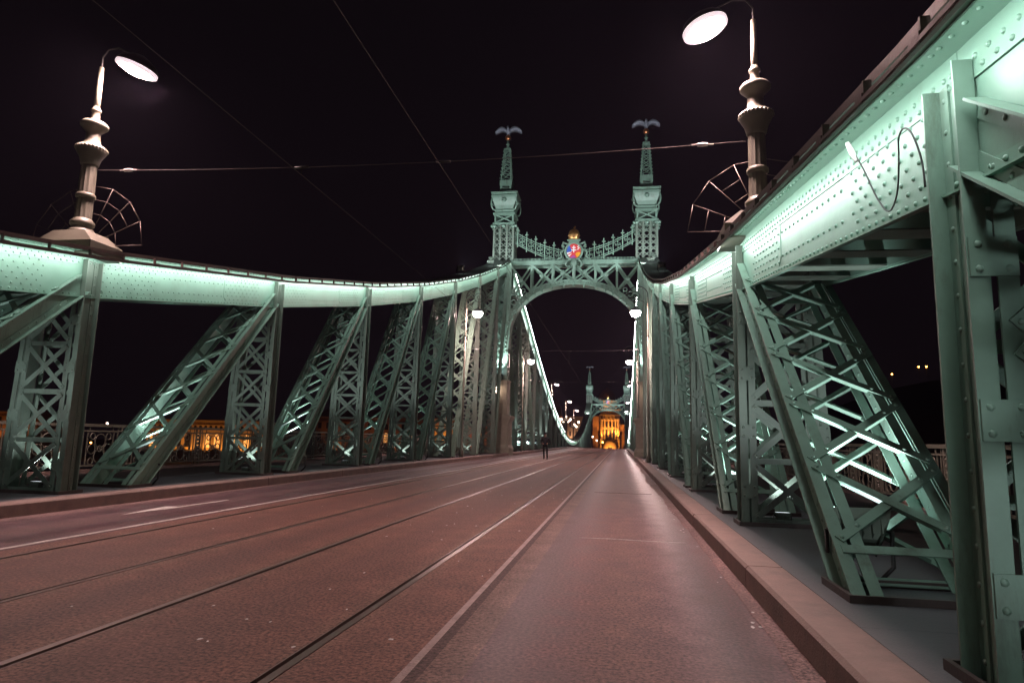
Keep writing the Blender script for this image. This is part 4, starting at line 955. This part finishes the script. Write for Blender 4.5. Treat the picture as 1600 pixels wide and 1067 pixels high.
# ================================================================== FAR BANKS
def facade(label, x0, x1, y, z0, z1, rows, wallm, group=None, depth=12, cornice=True, roof=None):
    """far building: wall, cornices, one window object (frame + pane) per opening"""
    root = thing('building', label, 'building', ((x0 + x1) / 2, y, z0), group)
    q = MB(); q.box(x0, x1, y, y + depth, z0, z1); wl = q.build('wall', wallm, root)
    if cornice:
        q = MB(); q.box(x0 - .4, x1 + .4, y - .55, y - .004, z1 - .5, z1 + .25); q.build('cornice', wallm, root)
        q = MB(); q.box(x0 - .2, x1 + .2, y - .3, y - .004, z1 - 1.6, z1 - 1.3); q.build('cornice', wallm, root)
    if roof:
        q = MB(); q.hexa([(x0 - .3, y - .3, z1 + .26), (x1 + .3, y - .3, z1 + .26), (x1 + .3, y + depth, z1 + .26), (x0 - .3, y + depth, z1 + .26), (x0 + 2, y + depth / 3, z1 + roof), (x1 - 2, y + depth / 3, z1 + roof), (x1 - 2, y + depth * .66, z1 + roof), (x0 + 2, y + depth * .66, z1 + roof)]); q.build('roof', 'rooft', root)
    for (zc, w, h, n, lit, arch) in rows:
        for i in range(n):
            cx = x0 + (x1 - x0) * (i + .5) / n
            prof = [(-w / 2, -h / 2), (w / 2, -h / 2), (w / 2, h / 2)] + ([(w / 2 * math.cos(a), h / 2 + w / 2 * math.sin(a)) for a in np.linspace(.4, math.pi - .4, 5)] if arch else []) + [(-w / 2, h / 2)]
            m_ = len(prof); q = MB(); ex = 1.22
            vs_ = [(cx + a, y - .12, zc + b) for a, b in prof] + [(cx + a * ex, y - .12, zc + b * (1 + .22 * w / h)) for a, b in prof] + [(cx + a * ex, y - .002, zc + b * (1 + .22 * w / h)) for a, b in prof]
            fs = [(k, (k + 1) % m_, m_ + (k + 1) % m_, m_ + k) for k in range(m_)] + [(m_ + k, m_ + (k + 1) % m_, 2 * m_ + (k + 1) % m_, 2 * m_ + k) for k in range(m_)]
            q.add(vs_, fs); wo = q.build('window', wallm, root)
            q = MB(); q.add([(cx + a, y - .015, zc + b) for a, b in prof], [tuple(range(m_))]); q.build('pane', 'window_lit' if (lit and random.random() < lit) else 'window', wo)
    return root
def uplight(root, x, y, z, tx, ty, tz, watts, col=SODIUM, ang=95):
    q = MB(); q.box(x - .3, x + .3, y - .25, y + .25, z - .2, z + .15); q.build('uplighter', 'dark', root)
    spot('uplighter_beam', (x, y, z + .25), (tx, ty, tz), watts, col, ang, root, size=.2)
def F(v): return 1.26 + (v - 1.26) * 1.4
YQ = 210.0
A = facade('long arcaded quay building lit orange behind the left railing', -160, -113, YQ, -9.5, 4.7, ((2.2, 1.1, 1.0, 24, 0, True), (-2.6, 2.2, 3.6, 13, .6, True)), 'sand')
for x in np.linspace(-156, -117, 7): uplight(A, x, YQ - 3.0, -7.2, x, YQ, 0.5, 2500)
B = facade('dim brown apartment block right of the quay building', -100, -64, YQ + 6, -9.5, 7.0, ((4.2, 1.3, 2.0, 12, 0, False), (0.2, 1.4, 2.6, 12, .12, True)), 'sand2', roof=3)
for x in (-92, -80, -70): uplight(B, x, YQ + 2.5, -6, x, YQ + 6, 3, 1300)
Cb = facade('dark orange villa at the far left edge behind the railing', -236, -204, YQ, -9.5, 6.2, ((3.0, 1.4, 2.2, 9, 0, True),), 'sand2')
q = MB(); q.box(-218, -208, YQ + 2, YQ + 8, 6.2, 9.0); q.build('attic', 'sand2', Cb)
for x in (-228, -220, -210): uplight(Cb, x, YQ - 4, -5, x, YQ, 4, 1700)
D = facade('narrow orange lit tower glimpsed between left truss posts', -57, -51, YQ + 4, -9.5, 7.0, ((2.5, 1.2, 3.2, 2, 0, True),), 'sand')
q = MB(); q.hexa([(-57.3, YQ + 3.7, 7.26), (-50.7, YQ + 3.7, 7.26), (-50.7, YQ + 10, 7.26), (-57.3, YQ + 10, 7.26), (-54.1, YQ + 6.5, 11.2), (-53.9, YQ + 6.5, 11.2), (-53.9, YQ + 7, 11.2), (-54.1, YQ + 7, 11.2)]); q.build('spire_roof', 'rooft', D)
for x in (-56, -52): uplight(D, x, YQ + 1.5, -3, x, YQ + 4, 4, 2600)
E2 = facade('red lit block beside the orange tower, left of the portal', -49, -32, YQ + 10, -9.5, 5.0, ((1.5, 1.2, 2.4, 6, .2, False),), 'sand2')
for x in (-46, -40, -34): uplight(E2, x, YQ + 6.5, -4, x, YQ + 10, 3, 1500, (1, .30, .12))
# the lit hall closing the view through both portals
HY = 320.0
hall = thing('hall_building', 'orange lit stone hall with tall columns closing the road', 'building', (-1.1, HY, -6))
q = MB(); q.box(-5.65, 3.42, HY, HY + 14, -8, 16.2); q.box(-5.9, 3.7, HY - .5, HY - .01, 13.4, 14.0); q.box(-6.1, 3.9, HY - .8, HY - .51, 16.0, 16.6); q.build('wall', 'sand', hall)
q = MB(); q.box(-9.3, -5.66, HY + 2, HY + 13, -8, 13.2); q.build('wing', 'sand2', hall); q = MB(); q.box(3.43, 5.8, HY + 2, HY + 13, -8, 9.5); q.build('wing', 'sand2', hall)
q = MB(); q.box(-4.3, 2.1, HY + .5, HY + 10, 16.61, 20.2); q.box(-4.6, 2.4, HY + .2, HY + 10.3, 20.2, 20.7); q.build('attic', 'sand', hall)
q = MB(); q.lathe([(4.4, 20.7), (4.5, 21.6), (4.0, 23.4), (2.9, 25.2), (1.3, 26.4), (.3, 27.2)], (-2.6, HY + 6, 0), 16); q.build('dome', 'rooft', hall)
for x in (-4.9, -3.55, -1.75, .0, 1.55, 2.75):
    q = MB(); q.lathe([(.55, 2.4), (.5, 2.7), (.42, 3.0), (.38, 10.9), (.42, 11.2), (.6, 11.6), (.6, 12.0)], (x, HY - .65, 0), 12); q.build('column', 'sand', hall)
for x in (-4.2, -2.65, -.9, .8, 2.15):
    for zc, hh in ((5.2, 3.2), (9.3, 2.6)):
        q = MB(); q.box(x - .42, x + .42, HY - .06, HY - .005, zc - hh / 2, zc + hh / 2); q.build('window', 'window', hall)
q = MB(); q.lathe([(3.6, -8), (3.6, -1.2), (3.2, .6), (2.2, 1.9), (.9, 2.5), (.1, 2.7)], (-1.0, HY - .5, 0), 16, ymul=.9); q.build('entrance_canopy', 'sand', hall)
q = MB(); q.box(-1.9, -.1, HY - 3.85, HY - 3.7, -6, -1.6); q.build('door', 'window', hall)
for x in (-4.9, -1.75, 1.55, 2.9): uplight(hall, x, HY - 2.6, 2.3 if abs(x + 1) > 3 else 3.2, x, HY - .4, 9, 6500, SODIUM, 80)
uplight(hall, -1, HY - 9, -5.5, -1, HY, 5, 16000, SODIUM, 90); uplight(hall, -3, HY + .3 - 3, 16.9, -2.5, HY + 4, 23, 1500, SODIUM, 90)
dm = facade('brown domed house far left beyond the dipping truss', -34, -24, HY, -9.5, 12.5, ((8, 1.2, 2.4, 4, .2, False), (3, 1.2, 2.4, 4, .2, False)), 'sand2')
q = MB(); q.lathe([(5.0, 12.75), (4.9, 14), (4.2, 17.5), (2.6, 20.5), (1.2, 21.6), (.2, 22.4)], (-29, HY + 6, 0), 8, False); q.build('dome', 'rooft', dm)
for x in (-32, -27): uplight(dm, x, HY - 4, 2, x + 1, HY + 2, 14, 3200)
pk = facade('pink lit house with tall pilasters left of the far portal', -21, -12.5, HY - 6, -9.5, 12.3, ((8.6, .9, 2.0, 3, .3, False), (4.4, .9, 2.2, 3, .3, False)), 'sand')
for x in (-20.2, -17.2, -13.6):
    q = MB(); q.box(x - .3, x + .3, HY - 6.4, HY - 6.01, -9, 11); q.build('pilaster', 'sand', pk)
    uplight(pk, x, HY - 7.6, -.5, x, HY - 6, 6, 2600, (1.0, .55, .36), 70)
rs = facade('pale lit house right of the far portal', 8.5, 20, HY - 6, -9.5, 9.6, ((6, .9, 2.0, 4, .4, False), (2, .9, 2.0, 4, .4, False)), 'sand')
for x in (10, 14, 18): uplight(rs, x, HY - 8, -3, x, HY - 6, 5, 2600, (1.0, .62, .5), 80)

# candelabra at the far end of the bridge
def candelabra(x, y, zt, label, z0=-6.0):
    root = thing('candelabra', label, 'street lamp', (x, y, z0), 'many armed candelabra beyond the bridge')
    q = MB(); q.lathe([(.5, z0), (.4, z0 + 1.2), (.18, z0 + 1.6), (.14, zt - 1.6), (.22, zt - 1.4), (.1, zt - .6), (.06, zt + .6)], (x, y, 0), 10); q.build('column', 'lampgrey', root)
    for k, (dx, dz) in enumerate(((-1.5, .1), (1.5, .1), (-.8, -.5), (.8, -.5), (0, 1.0))):
        q = MB(); q.tube([(x, y, zt - .9), (x + dx * .6, y - .1, zt - 1.2 + dz * .3), (x + dx, y - .1, zt + dz - .35)], .045, 6); q.build('arm', 'lampgrey', root)
        q = MB(); q.lathe([(.08, -.3), (.24, -.1), (.30, .1), (.22, .32), (.05, .42)], (x + dx, y - .1, zt + dz), 10); q.build('globe', 'globe', root)
candelabra(-14.2, 222, 8.0, 'candelabra with glowing globes left of the far portal'); candelabra(-10.2, 226, 6.4, 'lower candelabra with glowing globes close to the far portal'); candelabra(8.6, 222, 6.6, 'candelabra with glowing globes right of the far portal')
def far_lamp(x, y, z, label, m='globe', r=.3, z0=None):
    root = thing('distant_lamp', label, 'street lamp', (x, y, z - 5 if z0 is None else z0), 'small distant lamps')
    zb_ = z - 5 if z0 is None else z0
    q = MB(); q.lathe([(.12, zb_), (.07, zb_ + 1), (.05, z - r)], (x, y, 0), 6); q.build('pole', 'dark', root)
    q = MB(); q.lathe([(.2 * r, -r), (.8 * r, -.6 * r), (r, 0), (.8 * r, .6 * r), (.2 * r, r)], (x, y, z), 8); q.build('globe', m, root)
    q = MB(); q.lathe([(r * .9, r * .75), (r * .5, r * 1.1), (r * .1, r * 1.3)], (x, y, z), 8); q.build('cap', 'dark', root)
for (x, y, z, lb) in ((-7.6, 236, 4.9, 'nearest distant lamp left inside the far portal'), (-7.4, 252, 3.9, 'second distant lamp left inside the far portal'), (-7.2, 270, 3.0, 'third distant lamp left inside the far portal'), (-6.2, 288, 1.6, 'low distant lamp left of the hall steps'), (6.6, 236, 6.2, 'highest distant lamp right inside the far portal'), (6.7, 252, 4.2, 'second distant lamp right inside the far portal'), (6.8, 270, 2.4, 'third distant lamp right inside the far portal')): far_lamp(x, y, z, lb)
far_lamp(-3.6, 285, .9, 'amber lamp low in front of the lit hall', 'sodium', .35)
far_lamp(-175, 209, 3.0, 'white lamp above the left railing', 'globe', .35, -9.5); far_lamp(-183, 206, -1.6, 'small orange lamp low behind the left railing', 'sodium', .28, -9.5); far_lamp(-178, 206, -3.8, 'lower of two orange lamps behind the left railing', 'sodium', .28, -9.5)
for (x, y, z, lb) in ((117, 300, 32.5, 'lone orange lamp on the dark hill, left one'), (127.6, 300, 35.7, 'orange lamp on the dark hill, middle one'), (130.6, 300, 35.8, 'orange lamp on the dark hill, rightmost one')): far_lamp(x, y, z, lb, 'sodium', .32)

# ================================================================== HAZE BOX (added to stand in for lens glow round the lamps)
hm = bpy.data.materials.new('lens_glow_haze'); hm.use_nodes = True; nt = hm.node_tree
for n_ in list(nt.nodes): nt.nodes.remove(n_)
ho = nt.nodes.new('ShaderNodeOutputMaterial'); hv = nt.nodes.new('ShaderNodeVolumePrincipled')
hv.inputs['Color'].default_value = (.66, .58, .88, 1); hv.inputs['Density'].default_value = HAZE; hv.inputs['Anisotropy'].default_value = .45
nt.links.new(hv.outputs['Volume'], ho.inputs['Volume'])
M['glow_haze'] = hm
q = MB(); q.box(-640, 640, -440, 640, -16, 90); q.build('glow_haze', 'glow_haze', None, 'stuff')
